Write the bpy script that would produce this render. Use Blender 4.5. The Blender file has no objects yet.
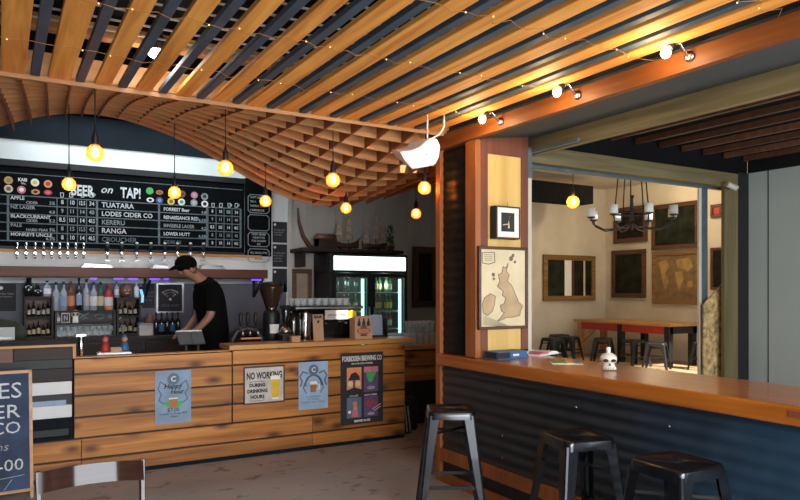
import bpy, bmesh, math, random
from mathutils import Vector, Matrix, noise
random.seed(7)
R = math.radians
C = bpy.context.scene.collection
sc = bpy.context.scene

# ---------------------------------------------------------------- camera, sky, daylight, exposure
EYE = 1.55
FPX = 681.0                      # focal length in pixels of the 800 px frame
HOR = 289.0                      # row of the horizon
YAW = math.atan2(.506, .862)
cam_data = bpy.data.cameras.new('camera')
cam = bpy.data.objects.new('camera', cam_data)
C.objects.link(cam)
cam.location = (0, 0, EYE)
cam.rotation_euler = (R(90), 0, -YAW)
cam_data.sensor_width = 36
cam_data.lens = FPX / 800 * 36
cam_data.shift_y = (HOR - 250) / 800
cam_data.clip_start = .05
sc.camera = cam

sc.view_settings.view_transform = 'Standard'
sc.view_settings.look = 'None'
sc.view_settings.gamma = 1
sc.view_settings.exposure = 0.0
sc.view_settings.use_curve_mapping = False

world = bpy.data.worlds.new('sky')
sc.world = world
world.use_nodes = True
_bg = world.node_tree.nodes['Background']
_bg.inputs['Color'].default_value = (.78, .9, 1, 1)
_bg.inputs['Strength'].default_value = 1.0

def area(name, loc, target, sx, sy, watts, col):
    l = bpy.data.lights.new(name, 'AREA')
    l.shape = 'RECTANGLE'; l.size = sx; l.size_y = sy; l.energy = watts; l.color = col
    o = bpy.data.objects.new(name, l); C.objects.link(o)
    o.location = loc
    d = Vector(target) - Vector(loc)
    o.rotation_euler = d.to_track_quat('-Z', 'Y').to_euler()
    return o
area('daylight_front_opening', (.9, -2.4, 1.45), (.9, 4, .7), 2.6, 2.3, 190, (.90, .95, 1))
area('added_high_daylight', (1.0, -1.9, 2.72), (1.0, 4.0, 0), 3.0, .5, 90, (.90, .95, 1)).data.spread = R(110)  # added daylight lamp aimed down at floor and bar front, no window here
area('daylight_lane_opening', (5.0, -1.2, 1.6), (4.6, 4, 1.3), 2.4, 2.2, 105, (.88, .95, 1))
area('skylight_over_bar', (1.45, 8.1, 3.7), (1.6, 8.8, 2.9), 2.6, .9, 36, (.82, .95, 1))
_s = bpy.data.lights.new('sun', 'SUN'); _s.energy = 13; _s.angle = R(1); _s.color = (1, .93, .80)
_so = bpy.data.objects.new('sun', _s); C.objects.link(_so); _so.location = (0, -8, 8)
_so.rotation_euler = Vector((-.12, math.cos(R(42)), -math.sin(R(42)))).to_track_quat('-Z', 'Y').to_euler()

# ---------------------------------------------------------------- pixel rays onto known planes of the room
def ray(u):
    a = (u - 400) / FPX
    return .506 + .862 * a, .862 - .506 * a
def onY(u, v, Y):
    dx, dy = ray(u); t = Y / dy
    return dx * t, EYE + (HOR - v) / FPX * t
def onX(u, v, X):
    dx, dy = ray(u); t = X / dx
    return dy * t, EYE + (HOR - v) / FPX * t
def onZ(u, v, Z):
    dx, dy = ray(u); t = (Z - EYE) * FPX / (HOR - v)
    return dx * t, dy * t

# ---------------------------------------------------------------- materials
def new_mat(name):
    m = bpy.data.materials.new(name); m.use_nodes = True
    return m, m.node_tree.nodes, m.node_tree.links, m.node_tree.nodes['Principled BSDF']
def c4(c): return (c[0], c[1], c[2], 1)
def plain(name, col, rough=.6, metal=0, var=.12, scale=6, bump=0, coat=0, spec=.5):
    m, n, l, b = new_mat(name)
    tc = n.new('ShaderNodeTexCoord'); nz = n.new('ShaderNodeTexNoise')
    nz.inputs['Scale'].default_value = scale; nz.inputs['Detail'].default_value = 5
    l.new(tc.outputs['Object'], nz.inputs['Vector'])
    rp = n.new('ShaderNodeValToRGB')
    rp.color_ramp.elements[0].position = .3; rp.color_ramp.elements[1].position = .7
    rp.color_ramp.elements[0].color = c4([x * (1 - var) for x in col])
    rp.color_ramp.elements[1].color = c4([min(1, x * (1 + var)) for x in col])
    l.new(nz.outputs['Fac'], rp.inputs['Fac'])
    l.new(rp.outputs['Color'], b.inputs['Base Color'])
    b.inputs['Roughness'].default_value = rough
    b.inputs['Metallic'].default_value = metal
    b.inputs['Coat Weight'].default_value = coat
    b.inputs['Specular IOR Level'].default_value = spec
    if bump:
        bp = n.new('ShaderNodeBump'); bp.inputs['Strength'].default_value = bump
        bp.inputs['Distance'].default_value = .01
        l.new(nz.outputs['Fac'], bp.inputs['Height']); l.new(bp.outputs['Normal'], b.inputs['Normal'])
    return m
def wood(name, c1, c2, axis='X', rough=.5, isl=.25, grain=1.0, knots=False, coat=0):
    m, n, l, b = new_mat(name)
    tc = n.new('ShaderNodeTexCoord'); geo = n.new('ShaderNodeNewGeometry')
    off = n.new('ShaderNodeVectorMath'); off.operation = 'MULTIPLY_ADD'
    comb = n.new('ShaderNodeCombineXYZ')
    for k in ('X', 'Y', 'Z'): l.new(geo.outputs['Random Per Island'], comb.inputs[k])
    l.new(comb.outputs[0], off.inputs[0]); off.inputs[1].default_value = (13, 17, 11)
    l.new(tc.outputs['Object'], off.inputs[2])
    mp = n.new('ShaderNodeMapping')
    s = {'X': (1.2, 22, 22), 'Y': (22, 1.2, 22), 'Z': (22, 22, 1.2)}[axis]
    mp.inputs['Scale'].default_value = [k * grain for k in s]
    l.new(off.outputs[0], mp.inputs['Vector'])
    nz = n.new('ShaderNodeTexNoise'); nz.inputs['Scale'].default_value = 1
    nz.inputs['Detail'].default_value = 6; nz.inputs['Distortion'].default_value = .6
    l.new(mp.outputs[0], nz.inputs['Vector'])
    rp = n.new('ShaderNodeValToRGB')
    rp.color_ramp.elements[0].position = .32; rp.color_ramp.elements[1].position = .68
    rp.color_ramp.elements[0].color = c4(c1); rp.color_ramp.elements[1].color = c4(c2)
    l.new(nz.outputs['Fac'], rp.inputs['Fac'])
    col = rp.outputs['Color']
    if knots:
        mk = n.new('ShaderNodeMapping')
        mk.inputs['Scale'].default_value = (1.9, 1, 4.2)
        l.new(off.outputs[0], mk.inputs['Vector'])
        vo = n.new('ShaderNodeTexVoronoi'); vo.inputs['Scale'].default_value = 1; vo.voronoi_dimensions = '2D'
        sp_ = n.new('ShaderNodeSeparateXYZ'); cb = n.new('ShaderNodeCombineXYZ')
        l.new(mk.outputs[0], sp_.inputs[0]); l.new(sp_.outputs['X'], cb.inputs['X']); l.new(sp_.outputs['Z'], cb.inputs['Y'])
        l.new(cb.outputs[0], vo.inputs['Vector'])
        kr = n.new('ShaderNodeValToRGB')
        kr.color_ramp.elements[0].position = .04; kr.color_ramp.elements[0].color = (.16, .09, .06, 1)
        kr.color_ramp.elements[1].position = .20; kr.color_ramp.elements[1].color = (1, 1, 1, 1)
        l.new(vo.outputs['Distance'], kr.inputs['Fac'])
        mx = n.new('ShaderNodeMix'); mx.data_type = 'RGBA'; mx.blend_type = 'MULTIPLY'
        mx.inputs['Factor'].default_value = .9
        l.new(col, mx.inputs['A']); l.new(kr.outputs['Color'], mx.inputs['B'])
        col = mx.outputs['Result']
    hs = n.new('ShaderNodeHueSaturation')
    mr = n.new('ShaderNodeMapRange')
    mr.inputs['To Min'].default_value = 1 - isl; mr.inputs['To Max'].default_value = 1 + isl
    l.new(geo.outputs['Random Per Island'], mr.inputs['Value'])
    l.new(mr.outputs[0], hs.inputs['Value']); l.new(col, hs.inputs['Color'])
    l.new(hs.outputs['Color'], b.inputs['Base Color'])
    b.inputs['Roughness'].default_value = rough
    b.inputs['Coat Weight'].default_value = coat
    b.inputs['Coat Roughness'].default_value = .07
    return m
def glow(name, col, strength, base=None):
    m, n, l, b = new_mat(name)
    b.inputs['Base Color'].default_value = c4(base or col)
    b.inputs['Emission Color'].default_value = c4(col)
    b.inputs['Emission Strength'].default_value = strength
    return m
def clear(name, col=(1, 1, 1), amount=.75, rough=.05, emit=0):
    # thin glass: mostly lets light straight through, with a glossy skin
    m, n, l, b = new_mat(name)
    out = n['Material Output']
    tr = n.new('ShaderNodeBsdfTransparent'); tr.inputs['Color'].default_value = c4(col)
    b.inputs['Base Color'].default_value = c4(col); b.inputs['Roughness'].default_value = rough
    if emit:
        b.inputs['Emission Color'].default_value = c4(col); b.inputs['Emission Strength'].default_value = emit
    mx = n.new('ShaderNodeMixShader'); mx.inputs['Fac'].default_value = 1 - amount
    l.new(tr.outputs[0], mx.inputs[1]); l.new(b.outputs[0], mx.inputs[2])
    l.new(mx.outputs[0], out.inputs['Surface'])
    return m

M = {}
M['slat'] = wood('orange_slat_timber', (.64, .225, .038), (1.0, .49, .105), 'Y', .65, .28, .8)
M['slat_navy'] = plain('navy_painted_slat', (.045, .085, .13), .6, 0, .2, 4)
M['lattice'] = wood('plywood', (.44, .20, .07), (.62, .31, .115), 'X', .55, .15, .5)
M['rib'] = wood('shaded_dark_plywood', (.20, .075, .03), (.30, .125, .05), 'Y', .7, .1, .5)  # dark plywood edges, with the ribs' unlit sides put into the colour
M['beam'] = wood('red_stained_timber', (.17, .046, .009), (.26, .080, .017), 'Y', .45, .1)
M['post'] = wood('red_stained_post', (.25, .075, .018), (.38, .13, .034), 'Z', .45, .1)
M['redframe'] = wood('red_brown_boards', (.14, .038, .018), (.20, .060, .028), 'Z', .5, .1)
M['yellowpanel'] = wood('varnished_plywood', (.60, .37, .10), (.74, .49, .16), 'Z', .45, .05, .5)
M['olive'] = wood('weathered_olive_timber', (.17, .13, .055), (.29, .23, .11), 'Y', .75, .15)
M['olive_x'] = wood('weathered_olive_timber_long', (.11, .085, .035), (.19, .15, .07), 'X', .75, .15)
M['olive_z'] = wood('weathered_olive_post', (.11, .085, .035), (.18, .14, .065), 'Z', .75, .15)
M['plank'] = wood('pine_bar_front', (.24, .080, .012), (.52, .215, .040), 'X', .5, .28, .8, True)
M['ledge'] = wood('pine_ledge', (.44, .20, .05), (.58, .29, .08), 'X', .4, .1, .8)
M['counter'] = wood('varnished_counter', (.27, .070, .008), (.46, .145, .016), 'Y', .28, .05, .9, False, .35)
M['darkwood'] = wood('dark_wood', (.014, .007, .0045), (.034, .017, .010), 'X', .6, .3)
M['brownwood'] = wood('brown_wood', (.10, .04, .022), (.17, .075, .04), 'X', .5, .3)
M['redshelf'] = wood('red_brown_shelf', (.10, .026, .010), (.17, .05, .018), 'X', .5, .2)
M['tapwood'] = wood('orange_tap_board', (.42, .17, .04), (.60, .27, .07), 'X', .5, .2)
M['chairwood'] = wood('dark_varnished_chair', (.020, .007, .004), (.045, .016, .009), 'X', .7, .1, 1, False, 1.0)
M['chairwood'].node_tree.nodes['Principled BSDF'].inputs['Specular IOR Level'].default_value = .08
M['tablewood'] = wood('table_timber', (.36, .18, .06), (.52, .28, .10), 'Y', .5, .1)
M['frame'] = wood('walnut_frame', (.05, .022, .012), (.11, .045, .022), 'X', .4, .1)
M['goldframe'] = wood('worn_gold_frame', (.12, .062, .02), (.26, .145, .05), 'X', .4, .2)
M['navy'] = plain('navy_wall_paint', (.008, .012, .017), .7, 0, .15, 3, 0, 0, .1)
M['slategrey'] = plain('slate_grey_paint', (.050, .062, .070), .6, 0, .1, 3)
M['iron'] = plain('navy_corrugated_iron', (.020, .052, .092), .38, .0, .25, 5)
M['darkiron'] = plain('black_corrugated_iron', (.008, .010, .013), .5, .0, .25, 5, 0, 0, .2)
M['black'] = plain('black_paint', (.008, .008, .009), .5, 0, .2, 5)
M['roof'] = plain('black_roof_lining', (.006, .006, .007), .9, 0, .2, 5, 0, 0, .1)
M['blackgloss'] = plain('black_gloss', (.008, .008, .01), .15, 0, .2, 5, 0, .4)
M['gunmetal'] = plain('gunmetal_steel', (.007, .009, .013), .25, .3, .25, 8, 0, .2)
M['shirt'] = plain('black_cotton', (.004, .004, .0045), .95, 0, .2, 20, 0, 0, .1)
M['jeans'] = plain('dark_trousers', (.005, .005, .007), .95, 0, .2, 20, 0, 0, .1)
M['skin'] = plain('skin', (.34, .17, .11), .55, 0, .06, 10)
M['white'] = plain('white_paint', (.78, .80, .79), .6, 0, .06, 3)
M['offwhite'] = plain('off_white_boards', (.52, .50, .46), .7, 0, .1, 2)
M['wallshade'] = plain('grey_wall_shade', (.15, .155, .175), .7, 0, .1, 3)  # grey that holds the back wall's shade below the shelf
M['cream'] = plain('cream_plaster', (.56, .50, .40), .8, 0, .12, 1.6, .1)
M['paper'] = plain('white_paper', (.80, .79, .75), .7, 0, .05, 8)
M['kraft'] = plain('kraft_card', (.46, .29, .17), .8, 0, .08, 12)
M['chrome'] = plain('chrome', (.75, .76, .78), .18, 1, .05, 8)
M['steel'] = plain('brushed_steel', (.45, .47, .48), .32, 1, .1, 8)
M['bluesteel'] = plain('blue_grey_steel', (.13, .19, .22), .4, .5, .2, 6)
M['greywall'] = plain('grey_green_panel', (.44, .50, .475), .65, 0, .06, 1.2)
M['chalk'] = plain('blue_chalkboard', (.025, .048, .11), .7, 0, .45, 5)
M['slate'] = plain('black_chalkboard', (.0035, .004, .005), .8, 0, .3, 5, 0, 0, .08)
M['chalkline'] = plain('chalk', (.62, .66, .68), .9, 0, .25, 30)
M['chalkdim'] = plain('faint_chalk', (.13, .16, .18), .9, 0, .3, 30)
M['chalkgrey'] = plain('grey_chalk', (.30, .33, .35), .9, 0, .3, 30)
M['red'] = plain('red_paint', (.42, .035, .02), .5)
M['bluebox'] = plain('blue_card', (.045, .13, .28), .5)
M['poster_blue'] = plain('pale_blue_poster', (.23, .33, .45), .6, 0, .2, 6)
M['poster_blue2'] = plain('light_blue_poster', (.31, .44, .60), .6, 0, .15, 6)
M['poster_mid'] = plain('slate_blue_ink', (.10, .16, .24), .6, 0, .2, 6)
M['inkblack'] = plain('black_ink', (.02, .02, .024), .7)
M['tin'] = plain('aged_tin_sign', (.56, .52, .47), .45, .1, .2, 8)
M['beer'] = plain('golden_beer', (.75, .48, .04), .4, 0, .1, 10)
M['amber'] = plain('amber_beer', (.40, .14, .03), .4)
M['foam'] = plain('beer_foam', (.85, .84, .80), .7)
M['green'] = plain('green_ink', (.05, .42, .10), .6)
M['pink'] = plain('pink_ink', (.62, .16, .22), .6)
M['orange'] = plain('orange_ink', (.72, .28, .12), .6)
M['purple'] = plain('purple_ink', (.12, .06, .16), .6)
M['tanmap'] = plain('aged_map_paper', (.66, .56, .36), .7, 0, .12, 5)
M['mapink'] = plain('map_land', (.46, .33, .19), .7, 0, .2, 8)
M['oldmap'] = plain('brown_world_map', (.19, .115, .05), .6, 0, .3, 8)
M['mapsea'] = plain('map_continent', (.34, .22, .08), .7, 0, .3, 6)
M['mapdark'] = plain('map_outline', (.17, .12, .08), .7)
M['bone'] = plain('white_ceramic', (.82, .77, .66), .25, 0, .06, 10)
M['osb'] = plain('chip_board', (.46, .31, .14), .8, 0, .7, 16)
M['floor2'] = plain('tan_floor', (.44, .32, .19), .7, 0, .12, 3)
M['leaf'] = plain('dry_leaf', (.05, .06, .03), .8)
M['darkpic'] = plain('dark_oil_painting', (.010, .008, .006), .5, 0, .9, 7, 0, 0, .2)
M['greenpic'] = plain('dark_green_painting', (.012, .014, .008), .5, 0, 1.0, 5, 0, 0, .2)
M['sail'] = plain('model_sail', (.42, .33, .25), .8)
M['hull'] = plain('model_hull', (.07, .035, .02), .6)
M['g_clear'] = clear('clear_glass', (.9, .95, .96), .7)
M['g_door'] = clear('fridge_glass', (.9, 1, .97), .9, .02)
M['g_green'] = clear('green_glass', (.10, .22, .08), .35)
M['g_amber'] = clear('amber_glass', (.30, .10, .02), .3)
M['g_smoke'] = clear('smoked_plastic', (.05, .03, .02), .35)
M['g_dark'] = plain('dark_bottle_glass', (.012, .014, .012), .1, 0, .2, 4, 0, .5)
M['g_bulb'] = clear('amber_bulb_glass', (1, .44, .10), .5, .05, .8)
M['filament'] = glow('bulb_filament', (1, .80, .45), 40)
M['spotglow'] = glow('spot_bulb', (1, .80, .45), 26)
M['tinybulb'] = glow('fairy_bulb', (1, .66, .25), 1.6)
M['flood'] = glow('flood_lamp', (1, .98, .94), 25)
M['fridgelight'] = glow('fridge_header', (.86, 1, .95), 2.2)
M['fridgeled'] = glow('fridge_led', (.55, 1, .92), 2.2)
M['purpleled'] = glow('purple_led', (.16, .06, 1), 1.6)
M['blueled'] = glow('blue_neon', (.25, .6, 1), 1.0)
M['yellow'] = plain('yellow_ink', (.75, .55, .05), .6)
M['redcap'] = plain('red_plastic', (.5, .03, .02), .4)
M['bluecap'] = plain('blue_plastic', (.02, .05, .25), .4)
M['speaker'] = plain('white_plastic', (.86, .86, .86), .5, 0, .02, 4)
M['speakerside'] = plain('white_plastic_shell', (.80, .80, .80), .5, 0, .02, 4)

# concrete floor: warm grey with dark worn stains
def concrete():
    m, n, l, b = new_mat('stained_concrete')
    tc = n.new('ShaderNodeTexCoord')
    n1 = n.new('ShaderNodeTexNoise'); n1.inputs['Scale'].default_value = .9; n1.inputs['Detail'].default_value = 8
    n2 = n.new('ShaderNodeTexNoise'); n2.inputs['Scale'].default_value = 7; n2.inputs['Detail'].default_value = 6
    n2.inputs['Distortion'].default_value = .8
    mp = n.new('ShaderNodeMapping'); mp.inputs['Scale'].default_value = (.8, 1.3, 1)
    l.new(tc.outputs['Object'], n1.inputs['Vector']); l.new(tc.outputs['Object'], mp.inputs['Vector'])
    l.new(mp.outputs[0], n2.inputs['Vector'])
    r1 = n.new('ShaderNodeValToRGB'); r1.color_ramp.elements[0].color = (.27, .26, .25, 1)
    r1.color_ramp.elements[1].color = (.42, .405, .39, 1)
    r1.color_ramp.elements[0].position = .3; r1.color_ramp.elements[1].position = .7
    r2 = n.new('ShaderNodeValToRGB'); r2.color_ramp.elements[0].position = .33; r2.color_ramp.elements[0].color = (.35, .32, .3, 1)
    r2.color_ramp.elements[1].position = .40; r2.color_ramp.elements[1].color = (1, 1, 1, 1)
    l.new(n1.outputs['Fac'], r1.inputs['Fac']); l.new(n2.outputs['Fac'], r2.inputs['Fac'])
    mx = n.new('ShaderNodeMix'); mx.data_type = 'RGBA'; mx.blend_type = 'MULTIPLY'; mx.inputs['Factor'].default_value = .8
    l.new(r1.outputs['Color'], mx.inputs['A']); l.new(r2.outputs['Color'], mx.inputs['B'])
    l.new(mx.outputs['Result'], b.inputs['Base Color']); b.inputs['Roughness'].default_value = .55
    return m
M['concrete'] = concrete()

# ---------------------------------------------------------------- mesh builder
def chain_matrix(o):
    m = Matrix.Identity(4)
    while o is not None:
        m = o.matrix_basis @ m
        o = o.parent
    return m
class MB:
    def __init__(s): s.bm = bmesh.new(); s.mats = []; s.cur = 0
    def use(s, key):
        if key not in s.mats: s.mats.append(key)
        s.cur = s.mats.index(key); return s
    def _f(s, vs):
        try:
            f = s.bm.faces.new(vs); f.material_index = s.cur; return f
        except ValueError: return None
    def box(s, x0, x1, y0, y1, z0, z1):
        v = [s.bm.verts.new(p) for p in ((x0,y0,z0),(x1,y0,z0),(x1,y1,z0),(x0,y1,z0),(x0,y0,z1),(x1,y0,z1),(x1,y1,z1),(x0,y1,z1))]
        for q in ((3,2,1,0),(4,5,6,7),(0,1,5,4),(1,2,6,5),(2,3,7,6),(3,0,4,7)): s._f([v[i] for i in q])
        return s
    def bar(s, a, b, w, d, up=(0,0,1), w2=None, d2=None):
        a, b = Vector(a), Vector(b); z = (b - a).normalized(); up = Vector(up)
        if abs(z.dot(up)) > .98: up = Vector((0,1,0))
        x = up.cross(z).normalized(); y = z.cross(x)
        w2 = w if w2 is None else w2; d2 = d if d2 is None else d2
        vs = []
        for p, ww, dd in ((a, w, d), (b, w2, d2)):
            for sx, sy in ((-1,-1),(1,-1),(1,1),(-1,1)): vs.append(s.bm.verts.new(p + x*sx*ww/2 + y*sy*dd/2))
        for q in ((3,2,1,0),(4,5,6,7),(0,1,5,4),(1,2,6,5),(2,3,7,6),(3,0,4,7)): s._f([vs[i] for i in q])
        return s
    def tube(s, pts, r, n=8, caps=True):
        pts = [Vector(p) for p in pts]; rs = r if isinstance(r, (list, tuple)) else [r]*len(pts)
        rings = []; prev = None
        for i, p in enumerate(pts):
            t = (pts[min(i+1, len(pts)-1)] - pts[max(i-1, 0)]).normalized()
            ref = prev if prev is not None else (Vector((0,0,1)) if abs(t.z) < .9 else Vector((1,0,0)))
            x = (ref - t*ref.dot(t))
            if x.length < 1e-5: x = t.orthogonal()
            x.normalize(); y = t.cross(x); prev = x
            rings.append([s.bm.verts.new(p + (x*math.cos(k*2*math.pi/n) + y*math.sin(k*2*math.pi/n))*rs[i]) for k in range(n)])
        for a, b in zip(rings, rings[1:]):
            for k in range(n):
                f = s._f([a[k], a[(k+1)%n], b[(k+1)%n], b[k]])
                if f: f.smooth = True
        if caps: s._f(rings[0][::-1]); s._f(rings[-1])
        return s
    def lathe(s, prof, c=(0,0,0), n=16, axis='Z', cap=True):
        c = Vector(c); rings = []
        for r, h in prof:
            ring = []
            for k in range(n):
                a = 2*math.pi*k/n; p = (r*math.cos(a), r*math.sin(a), h)
                if axis == 'Y': p = (p[0], -p[2], p[1])
                if axis == 'X': p = (p[2], p[0], p[1])
                ring.append(s.bm.verts.new(c + Vector(p)))
            rings.append(ring)
        for a, b in zip(rings, rings[1:]):
            for k in range(n):
                f = s._f([a[k], a[(k+1)%n], b[(k+1)%n], b[k]])
                if f: f.smooth = True
        if cap: s._f(rings[0][::-1]); s._f(rings[-1])
        return s
    def ball(s, c, r, n=12, sc3=(1,1,1)):
        prof = [(max(1e-4, r*math.sin(math.pi*i/n)), -r*math.cos(math.pi*i/n)) for i in range(n+1)]
        i0 = len(s.bm.verts); s.lathe(prof, (0,0,0), n+4)
        s.bm.verts.ensure_lookup_table()
        for v in list(s.bm.verts)[i0:]: v.co = Vector((v.co.x*sc3[0], v.co.y*sc3[1], v.co.z*sc3[2])) + Vector(c)
        return s
    def poly(s, pts, y0, y1):          # polygon in local X-Z, extruded along Y from y0 (front) to y1
        a = [s.bm.verts.new((x, y0, z)) for x, z in pts]; b = [s.bm.verts.new((x, y1, z)) for x, z in pts]
        s._f(a); s._f(b[::-1]); n = len(pts)
        for k in range(n): s._f([a[(k+1)%n], a[k], b[k], b[(k+1)%n]])
        return s
    def disc(s, x, z, r, y0, y1, n=18, rz=None):
        return s.poly([(x + r*math.cos(2*math.pi*k/n), z + (rz or r)*math.sin(2*math.pi*k/n)) for k in range(n)], y0, y1)
    def stroke(s, pts, w, y0, y1):     # flat line of width w in the local X-Z plane
        for (xa, za), (xb, zb) in zip(pts, pts[1:]):
            d = math.hypot(xb-xa, zb-za)
            if d < 1e-6: continue
            nx, nz = -(zb-za)/d*w/2, (xb-xa)/d*w/2
            ex, ez = (xb-xa)/d*w*.25, (zb-za)/d*w*.25
            s.poly([(xa-nx-ex, za-nz-ez), (xb-nx+ex, zb-nz+ez), (xb+nx+ex, zb+nz+ez), (xa+nx-ex, za+nz-ez)], y0, y1)
        return s
    def text(s, txt, size, x, z, y=-.004, align='LEFT', sx=1.0, shear=0, off=0):
        cu = bpy.data.curves.new('lettering', 'FONT'); cu.body = txt; cu.size = size; cu.align_x = align
        cu.extrude = .0008; cu.shear = shear; cu.offset = off; cu.resolution_u = 2
        o = bpy.data.objects.new('lettering', cu); C.objects.link(o)
        dg = bpy.context.evaluated_depsgraph_get()
        me = bpy.data.meshes.new_from_object(o.evaluated_get(dg))
        i0 = len(s.bm.verts); f0 = len(s.bm.faces)
        s.bm.from_mesh(me)
        for v in list(s.bm.verts)[i0:]: v.co = Vector((x + v.co.x*sx, y - v.co.z, z + v.co.y))
        for f in list(s.bm.faces)[f0:]: f.material_index = s.cur
        bpy.data.objects.remove(o); bpy.data.curves.remove(cu); bpy.data.meshes.remove(me)
        return s
    def rot(s, ang, axis='Z', c=(0,0,0), i0=0):
        bmesh.ops.rotate(s.bm, cent=c, matrix=Matrix.Rotation(ang, 3, axis), verts=list(s.bm.verts)[i0:]); return s
    def build(s, name, mat=None, parent=None, world=False, bevel=0, smooth=False, sub=0, solid=0):
        if mat is not None and not s.mats: s.mats = [mat]
        bm = s.bm
        loc = Vector((0,0,0))
        if world:
            if parent is not None: bmesh.ops.transform(bm, matrix=chain_matrix(parent).inverted(), verts=bm.verts)
            else:
                xs = [v.co for v in bm.verts]
                loc = Vector(((min(v.x for v in xs)+max(v.x for v in xs))/2, (min(v.y for v in xs)+max(v.y for v in xs))/2, min(v.z for v in xs)))
                bmesh.ops.translate(bm, vec=-loc, verts=bm.verts)
        bmesh.ops.recalc_face_normals(bm, faces=bm.faces)
        me = bpy.data.meshes.new(name); bm.to_mesh(me); bm.free()
        for k in s.mats: me.materials.append(M[k])
        if smooth:
            for p in me.polygons: p.use_smooth = True
        o = bpy.data.objects.new(name, me); C.objects.link(o); o.location = loc
        if parent is not None: o.parent = parent
        if solid:
            d = o.modifiers.new('solid', 'SOLIDIFY'); d.thickness = solid; d.offset = 0
        if bevel:
            d = o.modifiers.new('bevel', 'BEVEL'); d.width = bevel; d.segments = 2; d.limit_method = 'ANGLE'; d.angle_limit = R(40)
        if sub:
            d = o.modifiers.new('sub', 'SUBSURF'); d.levels = sub; d.render_levels = sub
        return o
def tag(o, label, cat, group=None, kind=None):
    if label: o['label'] = label
    if cat: o['category'] = cat
    if group: o['group'] = group
    if kind: o['kind'] = kind
    return o
def thing(name, label, cat, loc=(0,0,0), rotz=0, group=None):
    o = bpy.data.objects.new(name, None); C.objects.link(o)
    o.empty_display_size = .05
    o.location = loc; o.rotation_euler = (0, 0, rotz)
    return tag(o, label, cat, group)
def struct(name, mb, mat=None, label=None, **k):
    o = mb.build(name, mat, None, True, **k); o['kind'] = 'structure'
    if label: o['label'] = label
    return o
def dup(src, loc=None, rotz=None, label=None, group=None):
    c = src.copy(); C.objects.link(c)
    if loc is not None: c.location = loc
    if rotz is not None: c.rotation_euler = (0, 0, rotz)
    if label: c['label'] = label
    if group: c['group'] = group
    for ch in list(src.children):
        d = dup(ch); d.parent = c
    return c
# ================================================================ THE SETTING
YB = 8.9                                          # face of the back wall
struct('floor', MB().box(-3.2, 3.66, -3, 9, -.1, 0).box(3.66, 6.75, 4.8, 9, -.1, 0), 'concrete')
struct('floor_lane', MB().box(3.66, 6.75, -3, 4.2, -.1, 0), 'concrete')
m = MB(); ring0 = [m.bm.verts.new((x, y, -.1)) for x, y in ((3.66, 4.2), (10.9, 4.2), (10.9, 10.1), (7.5, 10.1), (3.6, 4.72))]; ring1 = [m.bm.verts.new((v.co.x, v.co.y, .23)) for v in ring0]
m._f(ring0[::-1]); m._f(ring1)
for k in range(5): m._f([ring0[k], ring0[(k+1)%5], ring1[(k+1)%5], ring1[k]])
struct('floor_room', m, 'floor2')
struct('floor_bar', MB().box(-3, 3.3, 6.75, 8.9, 0, .11).box(3.3, 5.2, 7.6, 8.9, 0, .11), 'darkwood')

w = MB().use('white').box(-3.1, 3.46, YB, YB+.1, 0, 3.6)
struct('wall_back', w)
w = MB().use('offwhite').box(3.46, 6.75, YB, YB+.1, 0, 3.6)
for k in range(30): w.box(3.47+k*.11, 3.475+k*.11, YB-.004, YB, 0, 3.58)
struct('wall_nook', w)
struct('trim_1', MB().box(-3.1, 6.7, YB-.03, YB, 3.255, 3.6), 'navy')
struct('trim_2', MB().box(3.42, 3.48, YB-.02, YB, 0, 3.25), 'offwhite')
struct('wall_left', MB().box(-3.2, -3.1, -3, 9, 0, 3.6), 'brownwood')
struct('wall_front', MB().box(-3.2, -.5, -3.1, -3, 0, 3.6).box(2.5, 3.2, -3.1, -3, 0, 3.6), 'brownwood')
struct('wall_shade_panel', MB().use('wallshade').box(-3.0, 3.40, YB-.006, YB, 1.0, 1.62))  # added sheet that darkens the white wall below the shelf, shade as colour
w = MB()
a, b = Vector((3.5, 4.62, 0)), Vector((7.45, 10.05, 0))
w.bar(a + Vector((0,0,1.8)), b + Vector((0,0,1.8)), .08, 3.6)
struct('wall_divider', w, 'offwhite')

# roof above the slats: black lining with pale battens and a skylight slot over the bar; the slats hang from it
ceil = thing('ceiling', None, None, (0, 0, 2.78)); ceil['kind'] = 'structure'
r = MB(); RZ = 3.6
r.box(-3.2, 3.2, -3, 7.55, RZ, RZ+.06).box(-3.2, .2, 7.55, 9, RZ, RZ+.06).box(2.75, 3.2, 7.55, 9, RZ, RZ+.06).box(.2, 2.75, 8.7, 9, RZ, RZ+.06).box(3.2, 6.8, 4.5, 9, RZ, RZ+.06)
r.box(.2, 2.75, 7.5, 7.55, RZ, 4.75).box(.15, .2, 7.5, 8.75, RZ, 4.75).box(2.75, 2.8, 7.5, 8.75, RZ, 4.75)  # added unseen upstand round the slot, keeps direct sun off the back wall
r.box(-3.2, 3.2, -3, 4.44, 3.12, 3.14)
r.build('roof_lining', 'roof', ceil, True)
t = MB()
y = -1.2
while y < 4.3:
    t.box(-1.2, 3.0, y, y+.010, 2.985, 2.995); y += .165
t.build('batten', 'offwhite', ceil, True)
t = MB()
for y in (4.2,): t.box(-1.2, 2.9, y, y+.07, 2.98, 3.06)
t.build('joist', 'lattice', ceil, True)
t = MB().box(-1.2, 3.02, 4.452, 4.462, 2.79, 2.86)
t.build('end_board', 'lattice', ceil, True)
PITCH = .235
for k in range(-4, 12):
    x = .313 + PITCH * k
    if x < 2.93:
        hw = .060 if x < .4 else (.045 if x < 1.45 else .053); x -= .015
        s = MB().box(x-hw, x+hw, -1.6, 4.45, 2.78, 2.808).build('slat', 'slat', ceil, True, bevel=.003)
        s['label'] = 'orange timber slat'
    x = .173 + PITCH * k
    s = MB().box(x-.024, x+.024, -1.6, 4.44, 2.776, 2.806).build('slat', 'slat_navy', ceil, True, bevel=.002)
    s['label'] = 'narrow dark navy slat'

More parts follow.
